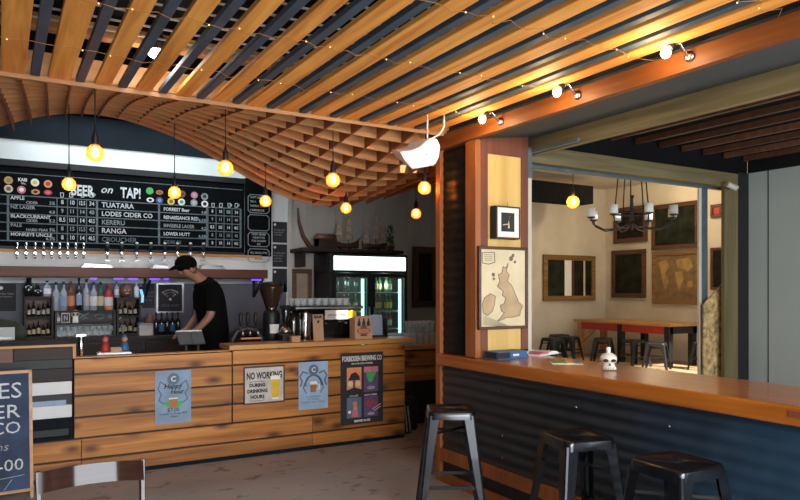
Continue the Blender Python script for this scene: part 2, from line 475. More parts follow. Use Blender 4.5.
# partition on the right with its opening
ZC = 1.033
struct('wall_right', MB().box(3.11, 3.58, -1.2, 4.6, 0, .94).use('navy'), 'navy')
def corrugated(y0, y1, z0, z1, x, pitch=.078, amp=.005, mat='iron'):
    m = MB().use(mat); n = int((z1-z0)/pitch*10); rows = []
    for i in range(n+1):
        z = z0 + (z1-z0)*i/n; xx = x - amp*math.cos(2*math.pi*(z-z0)/pitch)
        rows.append([m.bm.verts.new((xx, y0, z)), m.bm.verts.new((xx, y1, z)), m.bm.verts.new((xx+.004, y1, z)), m.bm.verts.new((xx+.004, y0, z))])
    for p, q in zip(rows, rows[1:]):
        for i in range(4):
            f = m._f([p[i], p[(i+1)%4], q[(i+1)%4], q[i]])
            if f and i in (0, 2): f.smooth = True
    m._f(rows[0]); m._f(rows[-1][::-1])
    return m
m = corrugated(-1.2, 4.57, .27, .94, 3.085)
struct('trim_3', m)
m = MB().use('chrome')                            # roofing screws on the iron
for i in range(6):
    for z in (.355, .51, .66, .82):
        m.ball((3.073, .2 + i*.72 + .04*((i+int(z*10)) % 2), z), .007, 6)
struct('trim_4', m)
struct('trim_5', MB().use('post').box(3.06, 3.10, -1.2, 4.57, .175, .27).box(3.06, 3.10, -1.2, 4.57, 0, .075).use('black').box(3.09, 3.105, -1.2, 4.57, .07, .18))
struct('trim_6', corrugated(4.21, 4.575, 1.04, 2.66, 3.092, .076, .003, 'darkiron'))
struct('trim_7', MB().box(3.06, 3.13, 4.575, 4.64, 0, 2.7), 'post', bevel=.004)          # door-side post
struct('trim_8', MB().box(3.05, 3.10, 4.085, 4.215, 1.035, 2.67), 'post', bevel=.004)
struct('wall_pillar', MB().use('redframe').box(3.10, 3.56, 4.10, 4.6, 1.035, 2.78))
struct('trim_9', MB().use('redframe').box(3.10, 3.165, 4.085, 4.1, 1.035, 2.76).box(3.49, 3.56, 4.085, 4.1, 1.035, 2.76).box(3.165, 3.49, 4.085, 4.1, 2.57, 2.76)
       .use('yellowpanel').box(3.165, 3.49, 4.092, 4.1, 1.035, 2.57))
struct('trim_10', MB().use('bluesteel').box(3.56, 3.605, 4.09, 4.13, 2.42, 2.66).use('cream').box(3.56, 3.60, 4.09, 4.13, 1.035, 2.42).use('bluesteel').box(3.6, 3.63, 3.6, 4.12, 2.62, 2.645))
struct('trim_11', MB().box(3.02, 3.07, -1.2, 4.6, 2.665, 2.775), 'beam', bevel=.004)
m = MB().use('slategrey')
q = [(3.05, 2.672), (3.68, 2.752), (3.68, 2.80), (3.05, 2.80)]
m.poly(q, -1.2, 4.6)
struct('trim_12', m)
struct('wall_corner', MB().box(3.06, 3.6, -3, -1.2, 0, 3.6), 'brownwood')
struct('wall_upper', MB().box(3.07, 3.3, -1.2, 4.6, 2.80, 3.6), 'black')
struct('trim_13', MB().box(3.66, 3.72, -1.2, 4.2, 2.62, 2.755), 'olive')
struct('trim_14', MB().box(3.62, 6.42, 4.2, 4.27, 2.575, 2.71), 'olive_x')
struct('trim_15', MB().box(6.20, 6.42, 4.2, 4.235, 0, 2.58), 'olive_z')
struct('wall_lintel', MB().box(3.62, 6.62, 4.23, 4.27, 2.71, 3.6), 'roof')
struct('trim_16', MB().box(6.42, 6.62, 4.2, 4.3, 0, 2.73), 'black')
struct('wall_lane', MB().use('greywall').box(6.6, 6.7, -1.2, 4.2, 0, 2.73).use('black').box(6.597, 6.6, 3.99, 3.998, 0, 2.73).box(6.597, 6.6, 2.7, 2.708, 0, 2.73).box(6.58, 6.7, -1.2, 4.2, 2.73, 2.9))
m = MB().use('roof').box(3.72, 6.7, -1.2, 4.2, 2.9, 2.96)
m.use('brownwood')
for k in range(9): m.box(3.95+k*.32, 3.985+k*.32, -1.2, 4.2, 2.85, 2.9)
struct('ceiling_lane', m)

# second room seen through the opening
struct('wall_far', MB().box(7.3, 10.9, 10.0, 10.1, .23, 3.6), 'cream')
struct('wall_paintings', MB().box(10.8, 10.9, 4.2, 10.0, .23, 3.6), 'cream')
struct('ceiling_room', MB().box(3.7, 10.9, 4.3, 10.1, 3.6, 3.7), 'cream')
struct('trim_17', MB().use('roof').box(6.9, 9.3, 8.9, 9.3, 3.1, 3.42), 'roof')
m = MB().use('bluesteel').box(3.64, 6.35, 4.31, 4.35, 2.556, 2.606).use('steel')
for k in range(11): m.box(3.9+k*.21, 3.915+k*.21, 4.32, 4.335, 2.606, 2.66)
struct('trim_18', m)
m = MB().use('bluesteel').box(6.04, 6.135, 4.34, 4.36, .23, 2.555).use('cream').box(6.0, 6.04, 4.34, 4.36, .23, 2.555)
struct('trim_19', m)
m = MB().use('osb').poly([(6.005, .3), (6.30, .3), (6.30, 1.60), (6.005, 1.40)], 4.29, 4.305)
struct('trim_20', m)

# ================================================================ LATTICE CANOPY OVER THE BAR
canopy = thing('lattice_canopy', 'curved plywood lattice canopy of interlocking fins waving over the bar', 'ceiling canopy', (1.8, 5.6, 2.7))
Y0, Y1 = 4.47, 6.8
far_px = [(-60, 150), (0, 130), (40, 119), (75, 116), (110, 119), (150, 131), (185, 145), (225, 168), (262, 190), (300, 207), (330, 210), (370, 203), (400, 192), (428, 180), (460, 168)]
far = [onY(u, v, Y1) for u, v in far_px]
def zfar(x):
    for (xa, za), (xb, zb) in zip(far, far[1:]):
        if x <= xb or (xb, zb) == far[-1]:
            k = min(1.2, max(-.5, (x-xa)/(xb-xa))); return za + (zb-za)*k
_zf = zfar
def zfar(x): return sum(_zf(x+d) for d in (-.2, -.1, 0, .1, .2))/5
def zs(x, y):
    q = (y-Y0)/(Y1-Y0)
    return 2.758 + (q + .10*math.sin(math.pi*q))*(zfar(x)-2.725)
def xend(y): return 3.18 + (y-Y0)*.5
FH, FT = .17, .012
def fin(pts, n, mat='lattice'):                                  # ribbon of height FH following the surface
    m = MB().use(mat); n = Vector(n).normalized()*FT/2; ring = []
    for p in pts:
        p = Vector(p); up = Vector((0,0,FH))
        ring.append([m.bm.verts.new(q) for q in (p-n, p+n, p+n+up, p-n+up)])
    for a, b in zip(ring, ring[1:]):
        for i in range(4): m._f([a[i], a[(i+1)%4], b[(i+1)%4], b[i]])
    m._f(ring[0]); m._f(ring[-1][::-1])
    return m
y = Y0
while y < Y1 + .01:
    xe = xend(y); n = 44
    fin([(-.9 + (xe+.9)*i/n, y, zs(-.9 + (xe+.9)*i/n, y)) for i in range(n+1)], (0,1,0)).build('fin', None, canopy, True)
    y += .233
x = -.85
while x < 4.3:
    ys = Y0 if x < 3.18 else Y0 + (x-3.18)/.5
    if Y1 - ys > .2:
        n = 24
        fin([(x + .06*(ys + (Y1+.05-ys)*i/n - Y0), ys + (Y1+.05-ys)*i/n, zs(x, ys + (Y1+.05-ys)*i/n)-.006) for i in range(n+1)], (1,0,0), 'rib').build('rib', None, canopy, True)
    x += .135 if x < .45 else min(.225, .135 + (x-.45)*.13)
# ================================================================ THE FRONT BAR
YF = 6.1
bar = thing('bar_counter', 'long pine plank bar counter with dark gaps between its boards and a raised ledge', 'bar counter', (1.8, YF, 0))
JZ = [.03, .16, .332, .504, .68, .856, .985]
def boards(x0, x1, zs_, y=YF, seams=()):
    m = MB().use('plank')
    for za, zb in zip(zs_, zs_[1:]):
        cuts = [x0] + [c for c in seams if x0 < c < x1] + [x1]
        for a, b in zip(cuts, cuts[1:]): m.box(a+.002, b-.002, y, y+.03, za+.008, zb-.008)
    return m
boards(-.9, 3.64, JZ[:3], seams=(.57, 2.6)).build('lower_boards', None, bar, True, bevel=.003)
boards(.516, 1.812, JZ[2:]).build('front_panel', None, bar, True, bevel=.003)
boards(1.820, 3.64, JZ[2:6] + [.995]).build('front_panel', None, bar, True, bevel=.003)
m = MB().use('black').box(-.9, .516, YF+.03, YF+.07, 0, .33).box(.516, 3.64, YF+.03, YF+.07, 0, .975)
m.use('navy').box(-.9, 3.64, YF+.012, YF+.04, 0, .04)
m.build('carcass', None, bar, True)
MB().box(1.78, 3.74, YF-.035, YF+.30, .996, 1.04).build('ledge', 'ledge', bar, True, bevel=.004)
MB().box(.516, 1.80, YF, YF+.10, .985, .995).build('capping', 'ledge', bar, True, bevel=.002)
wt = thing('worktop', 'black service worktop running behind the pine bar front', 'worktop', (2, YF+.3, 0))
MB().use('blackgloss').box(.55, 3.60, YF+.10, YF+.66, .90, .935).build('slab', None, wt, True, bevel=.004)
MB().use('black').box(.60, 3.55, YF+.11, YF+.60, 0, .90).build('cupboard', None, wt, True)

# return counter beyond the bar's end
ret = thing('return_counter', 'lower pine side counter beyond the bar end carrying clear glasses', 'counter', (4.2, 6.6, 0))
m = MB().use('plank')
for za, zb in ((.50, .66), (.67, .84)): m.box(3.75, 4.62, 6.62, 6.65, za, zb)
m.build('front_panel', None, ret, True, bevel=.003)
MB().box(3.70, 4.65, 6.58, 7.05, .86, .905).build('worktop', 'ledge', ret, True, bevel=.004)
MB().use('black').box(3.78, 4.6, 6.66, 7.0, 0, .86).build('carcass', None, ret, True)

# the banded black and white cabinet at the left
till = thing('slatted_cabinet', 'dark slatted cabinet with two white boards and slots, left of the pine bar', 'cabinet', (.1, YF, .335))
m = MB().use('black').box(-.9, .505, YF+.045, YF+.5, .335, 1.085); m.build('carcass', None, till, True)
MB().use('darkwood').box(.09, .505, YF+.005, YF+.04, .985, 1.085).box(.09, .505, YF+.005, YF+.04, .81, .91).build('dark_board', None, till, True, bevel=.003)
MB().use('brownwood').box(-.9, .085, YF+.005, YF+.04, .975, 1.085).build('brown_board', None, till, True, bevel=.003)
o = MB().use('white').box(.09, .50, YF, YF+.04, .705, .805).build('white_board', None, till, True, bevel=.003)
o = MB().use('white').box(.09, .50, YF, YF+.04, .515, .615).build('white_board', None, till, True, bevel=.003)
MB().use('poster_blue2').box(.09, .46, YF+.03, YF+.05, .615, .652).build('slot_back', None, till, True)
MB().use('navy').box(.09, .505, YF+.003, YF+.04, .425, .513).box(.09, .505, YF+.003, YF+.04, .337, .362).box(.485, .505, YF, YF+.04, .337, .51).build('navy_board', None, till, True, bevel=.003)
MB().use('ledge').box(-.9, .53, YF-.015, YF+.03, 1.085, 1.105).box(.505, .53, YF-.015, YF+.03, .99, 1.085).build('trim_rail', None, till, True, bevel=.002)
MB().use('darkwood').box(-.9, .52, YF+.03, YF+.5, 1.085, 1.10).build('top', None, till, True)

# ---------------------------------------------------------------- signs on the bar front
def panel(name, label, cat, u0, v0, u1, v1, Y, rotz=0, th=.006, back='inkblack', group=None, y=None):
    """flat sign on a wall of constant Y between two picture corners; returns root, width, height (local x right, z up from the base)"""
    xa, za = onY(u0, v0, Y); xb, zb = onY(u1, v1, Y)
    root = thing(name, label, cat, ((xa+xb)/2, Y, min(za, zb)), rotz, group)
    return root, abs(xb-xa), abs(za-zb)
def rect(root, name, mat, x0, x1, z0, z1, y0, y1=0, bevel=0):
    return MB().box(x0, x1, y0, y1, z0, z1).build(name, mat, root, bevel=bevel)

YP = YF - .001
# happy hour poster
p, w, h = panel('poster', 'slate blue paper poster with HAPPY HOUR lettering, leftmost on the bar front', 'poster', 155, 371.5, 191, 421.5, YP)
rect(p, 'sheet', 'poster_blue', -w/2, w/2, 0, h, -.004)
m = MB().use('poster_mid').disc(0, h*.84, w*.17, -.0055, -.004)
for s in (-1, 1):
    m.stroke([(s*w*.2, h*.72), (s*w*.36, h*.80), (s*w*.42, h*.66), (s*w*.33, h*.56), (s*w*.40, h*.45), (s*w*.26, h*.38)], w*.035, -.0052, -.004)
m.use('green').poly([(w*.26*math.cos(a), h*.42 + w*.26*math.sin(a)*.75) for a in [math.pi + math.pi*k/10 for k in range(11)]], -.006, -.004)
m.use('amber').poly([(-w*.11, h*.30), (w*.11, h*.30), (w*.12, h*.47), (-w*.12, h*.47)], -.007, -.004)
m.use('foam').box(-w*.12, w*.12, -.0072, -.004, h*.46, h*.485)
m.build('artwork', None, p)
m = MB().use('paper').text('C', h*.14, 0, h*.795, -.006, 'CENTER', off=.001)
m.use('inkblack').text('Happy', h*.125, -w*.02, h*.665, -.006, 'CENTER', shear=.25, off=.0012).text('Hour', h*.11, w*.10, h*.56, -.006, 'CENTER', shear=.25, off=.0012)
m.text('$7.00', h*.10, 0, h*.225, -.006, 'CENTER').text('Tuesday to Friday 4PM', h*.055, 0, h*.17, -.006, 'CENTER').text('- 6.00pm', h*.055, 0, h*.115, -.006, 'CENTER')
m.build('lettering', None, p)

# tin sign
p, w, h = panel('tin_sign', 'aged tin NO WORKING sign with a golden pint, screwed to the bar front', 'sign', 243.3, 367, 284.5, 401.5, YP)
rect(p, 'plate', 'tin', -w/2+.012, w/2-.012, .012, h-.012, -.006, bevel=.001)
m = MB().use('frame')
m.box(-w/2, w/2, -.008, 0, 0, .014).box(-w/2, w/2, -.008, 0, h-.014, h).box(-w/2, -w/2+.014, -.008, 0, .014, h-.014).box(w/2-.014, w/2, -.008, 0, .014, h-.014)
m.build('rim', None, p)
m = MB().use('inkblack').text('NO WORKING', h*.25, 0, h*.665, -.0075, 'CENTER', .58, off=.003)
for i, t_ in enumerate(('DURING', 'DRINKING', 'HOURS')): m.text(t_, h*.125, -w*.17, h*(.46-i*.155), -.0075, 'CENTER', .92, off=.0022)
m.stroke([(-w*.36, h*.585), (-w*.24, h*.60), (-w*.1, h*.60), (w*.0, h*.585)], .004, -.0075, -.006).stroke([(-w*.36, h*.10), (-w*.24, h*.085), (-w*.1, h*.085), (w*.0, h*.10)], .004, -.0075, -.006)
m.build('lettering', None, p)
m = MB().use('beer').poly([(w*.18, h*.12), (w*.35, h*.12), (w*.385, h*.60), (w*.375, h*.66), (w*.155, h*.66), (w*.145, h*.60)], -.008, -.005)
m.use('foam').poly([(w*.15, h*.62), (w*.38, h*.62), (w*.39, h*.72), (w*.27, h*.735), (w*.14, h*.72)], -.0085, -.005).box(w*.18, w*.35, -.0085, -.005, h*.10, h*.135)
m.build('pint', None, p)

# pale blue poster with a pint
p, w, h = panel('poster', 'light blue paper poster with one pint of amber beer in an oval wreath', 'poster', 298.5, 362.5, 327.8, 407.5, YP)
rect(p, 'sheet', 'poster_blue2', -w/2, w/2, 0, h, -.004)
m = MB().use('poster_mid').disc(0, h*.83, w*.17, -.0055, -.004)
m.stroke([(w*.28*math.cos(a), h*.50 + w*.33*math.sin(a)) for a in [math.pi*1.0 - math.pi*k/14*1.0 for k in range(15)]], w*.06, -.0052, -.004)
for s in (-1, 1):
    m.stroke([(s*w*.2, h*.76), (s*w*.36, h*.80), (s*w*.46, h*.70), (s*w*.38, h*.60), (s*w*.44, h*.50)], w*.05, -.0052, -.004)
    m.stroke([(s*w*.3, h*.56), (s*w*.34, h*.46), (s*w*.24, h*.34)], w*.035, -.0052, -.004)
m.use('amber').poly([(-w*.10, h*.36), (w*.08, h*.36), (w*.11, h*.53), (-w*.11, h*.53)], -.007, -.004)
m.use('foam').box(-w*.115, w*.115, -.0072, -.004, h*.52, h*.585).stroke([(w*.10, h*.40), (w*.2, h*.43), (w*.19, h*.52), (w*.11, h*.52)], .006, -.007, -.004)
m.build('artwork', None, p)
m = MB().use('paper').text('C', h*.14, 0, h*.785, -.006, 'CENTER', off=.001)
m.use('poster_mid').text('IN THE BARREL', h*.05, 0, h*.245, -.006, 'CENTER').text('AT THE BAR', h*.05, 0, h*.19, -.006, 'CENTER').text('TASTING TRAYS TODAY', h*.048, 0, h*.135, -.006, 'CENTER')
m.build('lettering', None, p)

# black poster with four pictures
p, w, h = panel('poster', 'tall black brewery poster with four small coloured pictures', 'poster', 340.5, 353.5, 382.8, 421, YP)
rect(p, 'sheet', 'inkblack', -w/2, w/2, 0, h, -.004)
m = MB().use('paper').text('FORBIDDEN BREWING CO', h*.10, 0, h*.885, -.006, 'CENTER', .52, off=.0015).text('FIND YOUR SUNDAY MORNING', h*.036, 0, h*.835, -.006, 'CENTER', .65).text('BREWED IN NZ', h*.04, 0, h*.03, -.006, 'CENTER', .9, off=.001)
m.stroke([(w*.24, h*.19), (w*.44, h*.255)], .005, -.006, -.004).stroke([(w*.28, h*.165), (w*.44, h*.22)], .005, -.006, -.004)
m.text('SUN & SKY', h*.035, -w*.2, h*.385, -.006, 'CENTER', .8).text('NIGHT & EMBER', h*.035, w*.2, h*.385, -.006, 'CENTER', .8)
m.build('lettering', None, p)
cells = [(-.36, .44, 'orange'), (.04, .44, 'purple'), (-.36, .09, 'poster_mid'), (.04, .09, 'purple')]
for i, (cx, cz, mt) in enumerate(cells):
    x0, z0, cw, ch = cx*w, cz*h, w*.34, h*(.355 if i < 2 else .285)
    m = MB().use(mt).box(x0, x0+cw, -.0055, -.004, z0, z0+ch)
    if i == 0:
        m.use('inkblack').poly([(x0+cw*.08, z0+ch*.5), (x0+cw*.9, z0+ch*.5), (x0+cw*.85, z0+ch*.66), (x0+cw*.6, z0+ch*.82), (x0+cw*.3, z0+ch*.76)], -.007, -.005)
        m.box(x0+cw*.44, x0+cw*.54, -.007, -.005, z0+ch*.2, z0+ch*.5).use('tanmap').disc(x0+cw*.25, z0+ch*.36, cw*.17, -.0065, -.005).disc(x0+cw*.75, z0+ch*.36, cw*.17, -.0065, -.005)
        m.use('inkblack').poly([(x0, z0), (x0+cw, z0), (x0+cw, z0+ch*.12), (x0+cw*.5, z0+ch*.22), (x0, z0+ch*.12)], -.0068, -.005)
    if i == 1:
        m.use('pink').box(x0, x0+cw, -.006, -.005, z0+ch*.78, z0+ch)
        m.use('green').disc(x0+cw*.46, z0+ch*.58, cw*.22, -.007, -.005, 14, ch*.2).poly([(x0+cw*.2, z0+ch*.6), (x0+cw*.34, z0+ch*.6), (x0+cw*.3, z0+ch*.9), (x0+cw*.2, z0+ch*.86)], -.007, -.005).poly([(x0+cw*.6, z0+ch*.5), (x0+cw*.82, z0+ch*.7), (x0+cw*.86, z0+ch*.84), (x0+cw*.66, z0+ch*.78)], -.007, -.005)
        m.use('chalkgrey').disc(x0+cw*.5, z0+ch*.16, cw*.28, -.0065, -.005, 14, ch*.07)
    if i == 2:
        m.use('orange').disc(x0+cw*.55, z0+ch*.7, cw*.15, -.007, -.005).poly([(x0+cw*.42, z0+ch*.3), (x0+cw*.72, z0+ch*.3), (x0+cw*.66, z0+ch*.66), (x0+cw*.48, z0+ch*.66)], -.007, -.005)
        m.use('pink').poly([(x0+cw*.3, z0+ch*.05), (x0+cw*.8, z0+ch*.05), (x0+cw*.7, z0+ch*.36), (x0+cw*.4, z0+ch*.42)], -.0075, -.005)
        m.use('foam').disc(x0+cw*.18, z0+ch*.3, cw*.1, -.007, -.005)
    if i == 3:
        m.use('red')
        for k in range(7): m.disc(x0+cw*(.2+.11*k), z0+ch*(.62+.14*math.sin(k*2.1)), cw*.09, -.007-.0003*k, -.005, 8)
        m.use('chalkgrey').disc(x0+cw*.5, z0+ch*.14, cw*.26, -.0065, -.005, 14, ch*.08)
    m.build('picture', None, p)

# A-frame chalkboard at the left edge
ab = thing('chalkboard_sign', 'blue chalkboard pavement sign in a thin timber frame in front of the bar', 'chalkboard', (-.245, 5.72, 0), R(3))
W2, H2 = .46, .925
def lean(m, y_base, tilt, flip=False):
    bmesh.ops.rotate(m.bm, cent=(0, 0, 0), matrix=Matrix.Rotation(tilt, 3, 'X'), verts=m.bm.verts)
    bmesh.ops.translate(m.bm, vec=(0, y_base, 0), verts=m.bm.verts); return m
TL = R(-8)
lean(MB().use('chalk').box(-W2+.02, W2-.02, .005, .015, .07, H2), 0, TL).build('board', None, ab)
fr = MB().use('ledge').box(-W2, -W2+.022, 0, .02, .0, H2+.02).box(W2-.022, W2, 0, .02, .0, H2+.02).box(-W2, W2, 0, .02, H2, H2+.022).box(-W2, W2, 0, .02, .05, .072)
lean(fr, 0, TL).build('frame', None, ab)
lean(MB().use('chalk').box(-W2, W2, 0, .012, .05, H2+.02), .30, R(9)).build('back_board', None, ab)
m = MB().use('chalkline').text('CODES', .165, .395, .745, .002, 'RIGHT', 1.05).text('CIDER', .14, .38, .60, .002, 'RIGHT', 1.15).text('CO', .125, .385, .485, .002, 'RIGHT', 1.05)
m.use('chalkgrey').text('flagons', .085, .30, .365, .002, 'RIGHT', 1.1, .2)
m.use('chalkline').text('10-00', .12, .40, .215, .002, 'RIGHT', 1.1)
m.use('chalkgrey').text('NZ KO', .075, .23, .085, .002, 'RIGHT', 1.1, .2).stroke([(-.1, .135), (.40, .175)], .006, .001, .004).stroke([(.27, .08), (.32, .15)], .005, .001, .004)
lean(m, 0, TL).build('lettering', None, ab)

# ---------------------------------------------------------------- things standing on the bar
def at_ledge(u, back=.12): dx, dy = ray(u); t = (YF+back)/dy; return dx*t, YF+back
ZL = 1.04
# six-pack carton
x, y = at_ledge(361, .10)
c = thing('carton', 'kraft six-pack carton printed with three bottles and BEER in red', 'carton', (x, y, ZL), R(-2))
m = MB().use('kraft').box(-.098, .098, -.065, .065, 0, .215)
m.poly([(-.098, .215), (.098, .215), (.085, .235), (-.085, .235)], -.01, .01)
m.build('box', None, c, bevel=.002)
m = MB().use('inkblack')
for k in (-1, 0, 1): m.poly([(k*.052-.017, .135), (k*.052+.017, .135), (k*.052+.017, .17), (k*.052+.008, .19), (k*.052+.008, .212), (k*.052-.008, .212), (k*.052-.008, .19), (k*.052-.017, .17)], -.067, -.065)
m.box(-.035, .035, -.067, -.065, .12, .132).box(-.035, .035, -.067, -.065, .035, .05)
m.use('red').disc(0, .085, .075, -.0672, -.065, 20, .034).use('kraft').text('BEER', .05, 0, .068, -.069, 'CENTER', 1.1, off=.002)
m.build('print', None, c)
# clipboard menu
x, y = at_ledge(319, .10)
c = thing('clipboard', 'tall narrow kraft menu board standing between the carton and the coffee machine', 'menu', (x, y, ZL), R(4))
lean(MB().use('kraft').box(-.056, .056, 0, .008, 0, .26), 0, R(-6)).build('board', None, c)
lean(MB().use('inkblack').text('BAR', .04, 0, .222, -.002, 'CENTER', 1.2, off=.002), 0, R(-6)).build('lettering', None, c)
lean(MB().use('inkblack').box(-.03, .03, .02, .05, 0, .012).bar((0, .012, .2), (0, .08, 0), .02, .006), 0, 0).build('stand', None, c)
# small block on the ledge
x, y = at_ledge(295, .08)
o = MB().use('kraft').box(x-.045, x+.045, y-.03, y+.03, ZL, ZL+.05).use('ledge').box(x-.05, x+.05, y-.034, y+.034, ZL+.05, ZL+.058).build('card_box', None, None, True, bevel=.002)
tag(o, 'small squat kraft box on the ledge below the chrome coffee machine', 'box')
# leaflet rack
x, y = at_ledge(378, .26)
c = thing('leaflet_rack', 'black stepped rack of pale leaflets between carton and fridge', 'rack', (x, y, ZL), R(-8))
MB().use('black').box(-.11, .11, .0, .14, 0, .02).box(-.11, -.10, 0, .14, 0, .20).box(.10, .11, 0, .14, 0, .20).build('frame', None, c)
for k in range(4):
    lean(MB().use('poster_blue2').box(-.085+.02*k*.5, .06+.02*k*.5, 0, .006, 0, .07), .015+.03*k, R(-14)).build('leaflet', None, c).location = (0, 0, .02+.048*k)

# stack of cups machine: the coffee machine
x, y = at_ledge(325, .50)
cm = thing('coffee_machine', 'black and chrome espresso machine behind the bar ledge with cups on top', 'coffee machine', (x, y, .935), R(-3))
MB().use('blackgloss').box(-.36, .36, -.02, .34, .0, .06).box(-.36, .36, .14, .34, .06, .42).build('body', None, cm, bevel=.01)
m = MB().use('black').box(-.38, .38, -.14, .36, .405, .44).use('steel').box(-.37, .37, -.145, -.138, .41, .43); m.build('top_tray', None, cm, bevel=.006)
m = MB().use('chrome').lathe([(.055, .07), (.06, .1), (.06, .36), (.05, .40)], (-.23, -.03, 0), 20); m.build('boiler', None, cm)
for k, xx in enumerate((-.02, .2)):
    MB().use('chrome').lathe([(.04, .26), (.045, .30), (.045, .33), (.03, .36)], (xx, .06, 0), 16).tube([(xx, .04, .27), (xx-.01, -.12, .26)], .012, 8).build('group_head', None, cm)
MB().use('chrome').tube([(.30, -.02, .38), (.31, -.05, .28), (.28, -.05, .16), (.275, -.05, .12)], .008, 8).build('steam_wand', None, cm)
MB().use('steel').box(-.30, .32, -.10, .12, .055, .07).build('drip_tray', None, cm)
m = MB().use('tin').box(-.06, .20, -.158, -.146, .30, .395).use('inkblack').text('ESPRESSO COFFEE', .03, .07, .335, -.160, 'CENTER', .8).use('yellow').disc(.24, .345, .05, -.166, -.15, 16); m.build('badge', None, cm)
# cups on the machine
cup = MB().use('g_clear').lathe([(.022, 0), (.034, .05), (.038, .075), (.035, .075), (.03, .02)], (0,0,0), 12, cap=False)
cup0 = cup.build('glass_cup', None); cup0.location = (x-.30, y+.02, 1.376)
tag(cup0, 'upturned clear cup crowded on top of the espresso machine', 'cup', 'cups on the coffee machine')
for i in range(1, 16): dup(cup0, (x-.32 + .082*(i % 8), y+.02 + .11*(i//8), 1.376))

# grinder left of the machine
def at_bar(u, back): dx, dy = ray(u); t = (YF+back)/dy; return dx*t, YF+back
x, y = at_bar(272, .52)
g = thing('coffee_grinder', 'tall black coffee grinder with a conical hopper left of the espresso machine', 'coffee grinder', (x, y, .935))
MB().use('black').box(-.075, .075, -.11, .11, 0, .10).lathe([(.075, .10), (.085, .14), (.085, .36), (.07, .40)], (0, .02, 0), 18).build('body', None, g, bevel=.004)
MB().use('g_smoke').lathe([(.05, .40), (.06, .43), (.125, .62), (.125, .66)], (0, .02, 0), 18).build('hopper', None, g)
MB().use('black').lathe([(.128, .66), (.128, .675), (.05, .69)], (0, .02, 0), 18).build('hopper_lid', None, g)
MB().use('steel').lathe([(.03, .40), (.032, .43)], (-.02, -.04, 0), 12).use('paper').box(-.05, .04, -.092, -.064, .17, .26).build('dial', None, g)
x2, y2 = at_bar(285.5, .30)
g = thing('coffee_grinder', 'short black grinder with a small steel dome beside the tall grinder', 'coffee grinder', (x2, y2, .935))
MB().use('black').box(-.06, .06, -.08, .08, 0, .18).build('body', None, g, bevel=.01)
MB().use('steel').lathe([(.055, .18), (.055, .2), (.04, .235), (.012, .25)], (0, 0, 0), 16).build('dome', None, g)
MB().use('blackgloss').lathe([(.02, .25), (.03, .30), (.045, .42), (.04, .43)], (0, 0, 0), 12).build('hopper', None, g)
# black airpot at the left end of the machine
x3, y3 = at_bar(293, .47)
g = thing('airpot', 'round black airpot against the chrome boiler of the espresso machine', 'flask', (x3, y3, .935))
MB().use('blackgloss').lathe([(.07, 0), (.08, .02), (.08, .30), (.06, .37), (.03, .39)], (0,0,0), 18).build('body', None, g)
MB().use('black').tube([(0, 0, .39), (0, -.05, .42), (0, -.10, .40)], .014, 8).build('spout', None, g)

# tangle of draught fonts and tools between the barman and the grinder
x, y = at_bar(247, .45)
g = thing('beer_font', 'dark curved beer font with tap levers between barman and grinder', 'beer font', (x, y, .935))
MB().use('black').tube([(-.14, 0, 0), (-.15, 0, .12), (-.10, 0, .20), (0, 0, .23), (.10, 0, .20), (.15, 0, .12), (.14, 0, 0)], .035, 12).build('body', None, g)
for k, xx in enumerate((-.07, .0, .08)):
    MB().use('steel').tube([(xx, -.02, .22), (xx, -.09, .21), (xx, -.10, .16)], .011, 8).build('spout', None, g)
    MB().use('black').lathe([(.010, .25), (.018, .30), (.022, .37), (.008, .39)], (xx, -.02, 0), 10).build('tap_handle', None, g)
MB().use('tapwood').box(-.1, .1, -.14, -.10, .13, .145).build('rail', None, g)
# metal tap column at the bar's left end
x, y = at_bar(81, .28)
g = thing('tap_column', 'slim polished steel column standing at the left end of the pine bar', 'beer tap', (x, y, .935))
MB().use('chrome').lathe([(.028, 0), (.03, .02), (.018, .03), (.022, .20), (.024, .21)], (0,0,0), 14).build('column', None, g)
MB().use('black').lathe([(.05, 0), (.05, .012)], (0,0,0), 16).build('foot', None, g)
MB().use('steel').box(-.045, .045, -.02, .02, .205, .235).build('head', None, g, bevel=.006)
# silver tray box with figurines
x, y = at_bar(114, .22)
g = thing('silver_box', 'white and silver box carrying two small figurines on the bar', 'box', (x, y, .935), R(-3))
MB().use('white').box(-.13, .13, -.07, .07, 0, .075).build('body', None, g, bevel=.015)
MB().use('steel').box(-.11, .11, -.075, -.07, .015, .03).box(-.135, .135, -.075, .075, .06, .068).build('trim', None, g)
for (dx_, lab, a_, b_) in ((-.07, 'small figurine in a red coat on the silver box, left one', 'red', 'pink'), (.085, 'small figurine in a blue coat on the silver box, right one', 'bluebox', 'orange')):
    f = thing('figurine', lab, 'figurine', (x+dx_, y, 1.01))
    MB().use(a_).lathe([(.035, 0), (.04, .02), (.028, .07), (.012, .085)], (0,0,0), 12).build('coat', None, f)
    MB().use(b_).ball((0, -.004, .105), .026, 8).build('head', None, f)
    MB().use(a_).lathe([(.027, .115), (.022, .13), (.006, .145)], (0, .002, 0), 10).build('hat', None, f)
o = MB().use('kraft').box(x-.035, x+.055, y-.055, y-.005, 1.01, 1.05).build('card_box', None, None, True, bevel=.004)
tag(o, 'tiny kraft box between the two figurines', 'box')
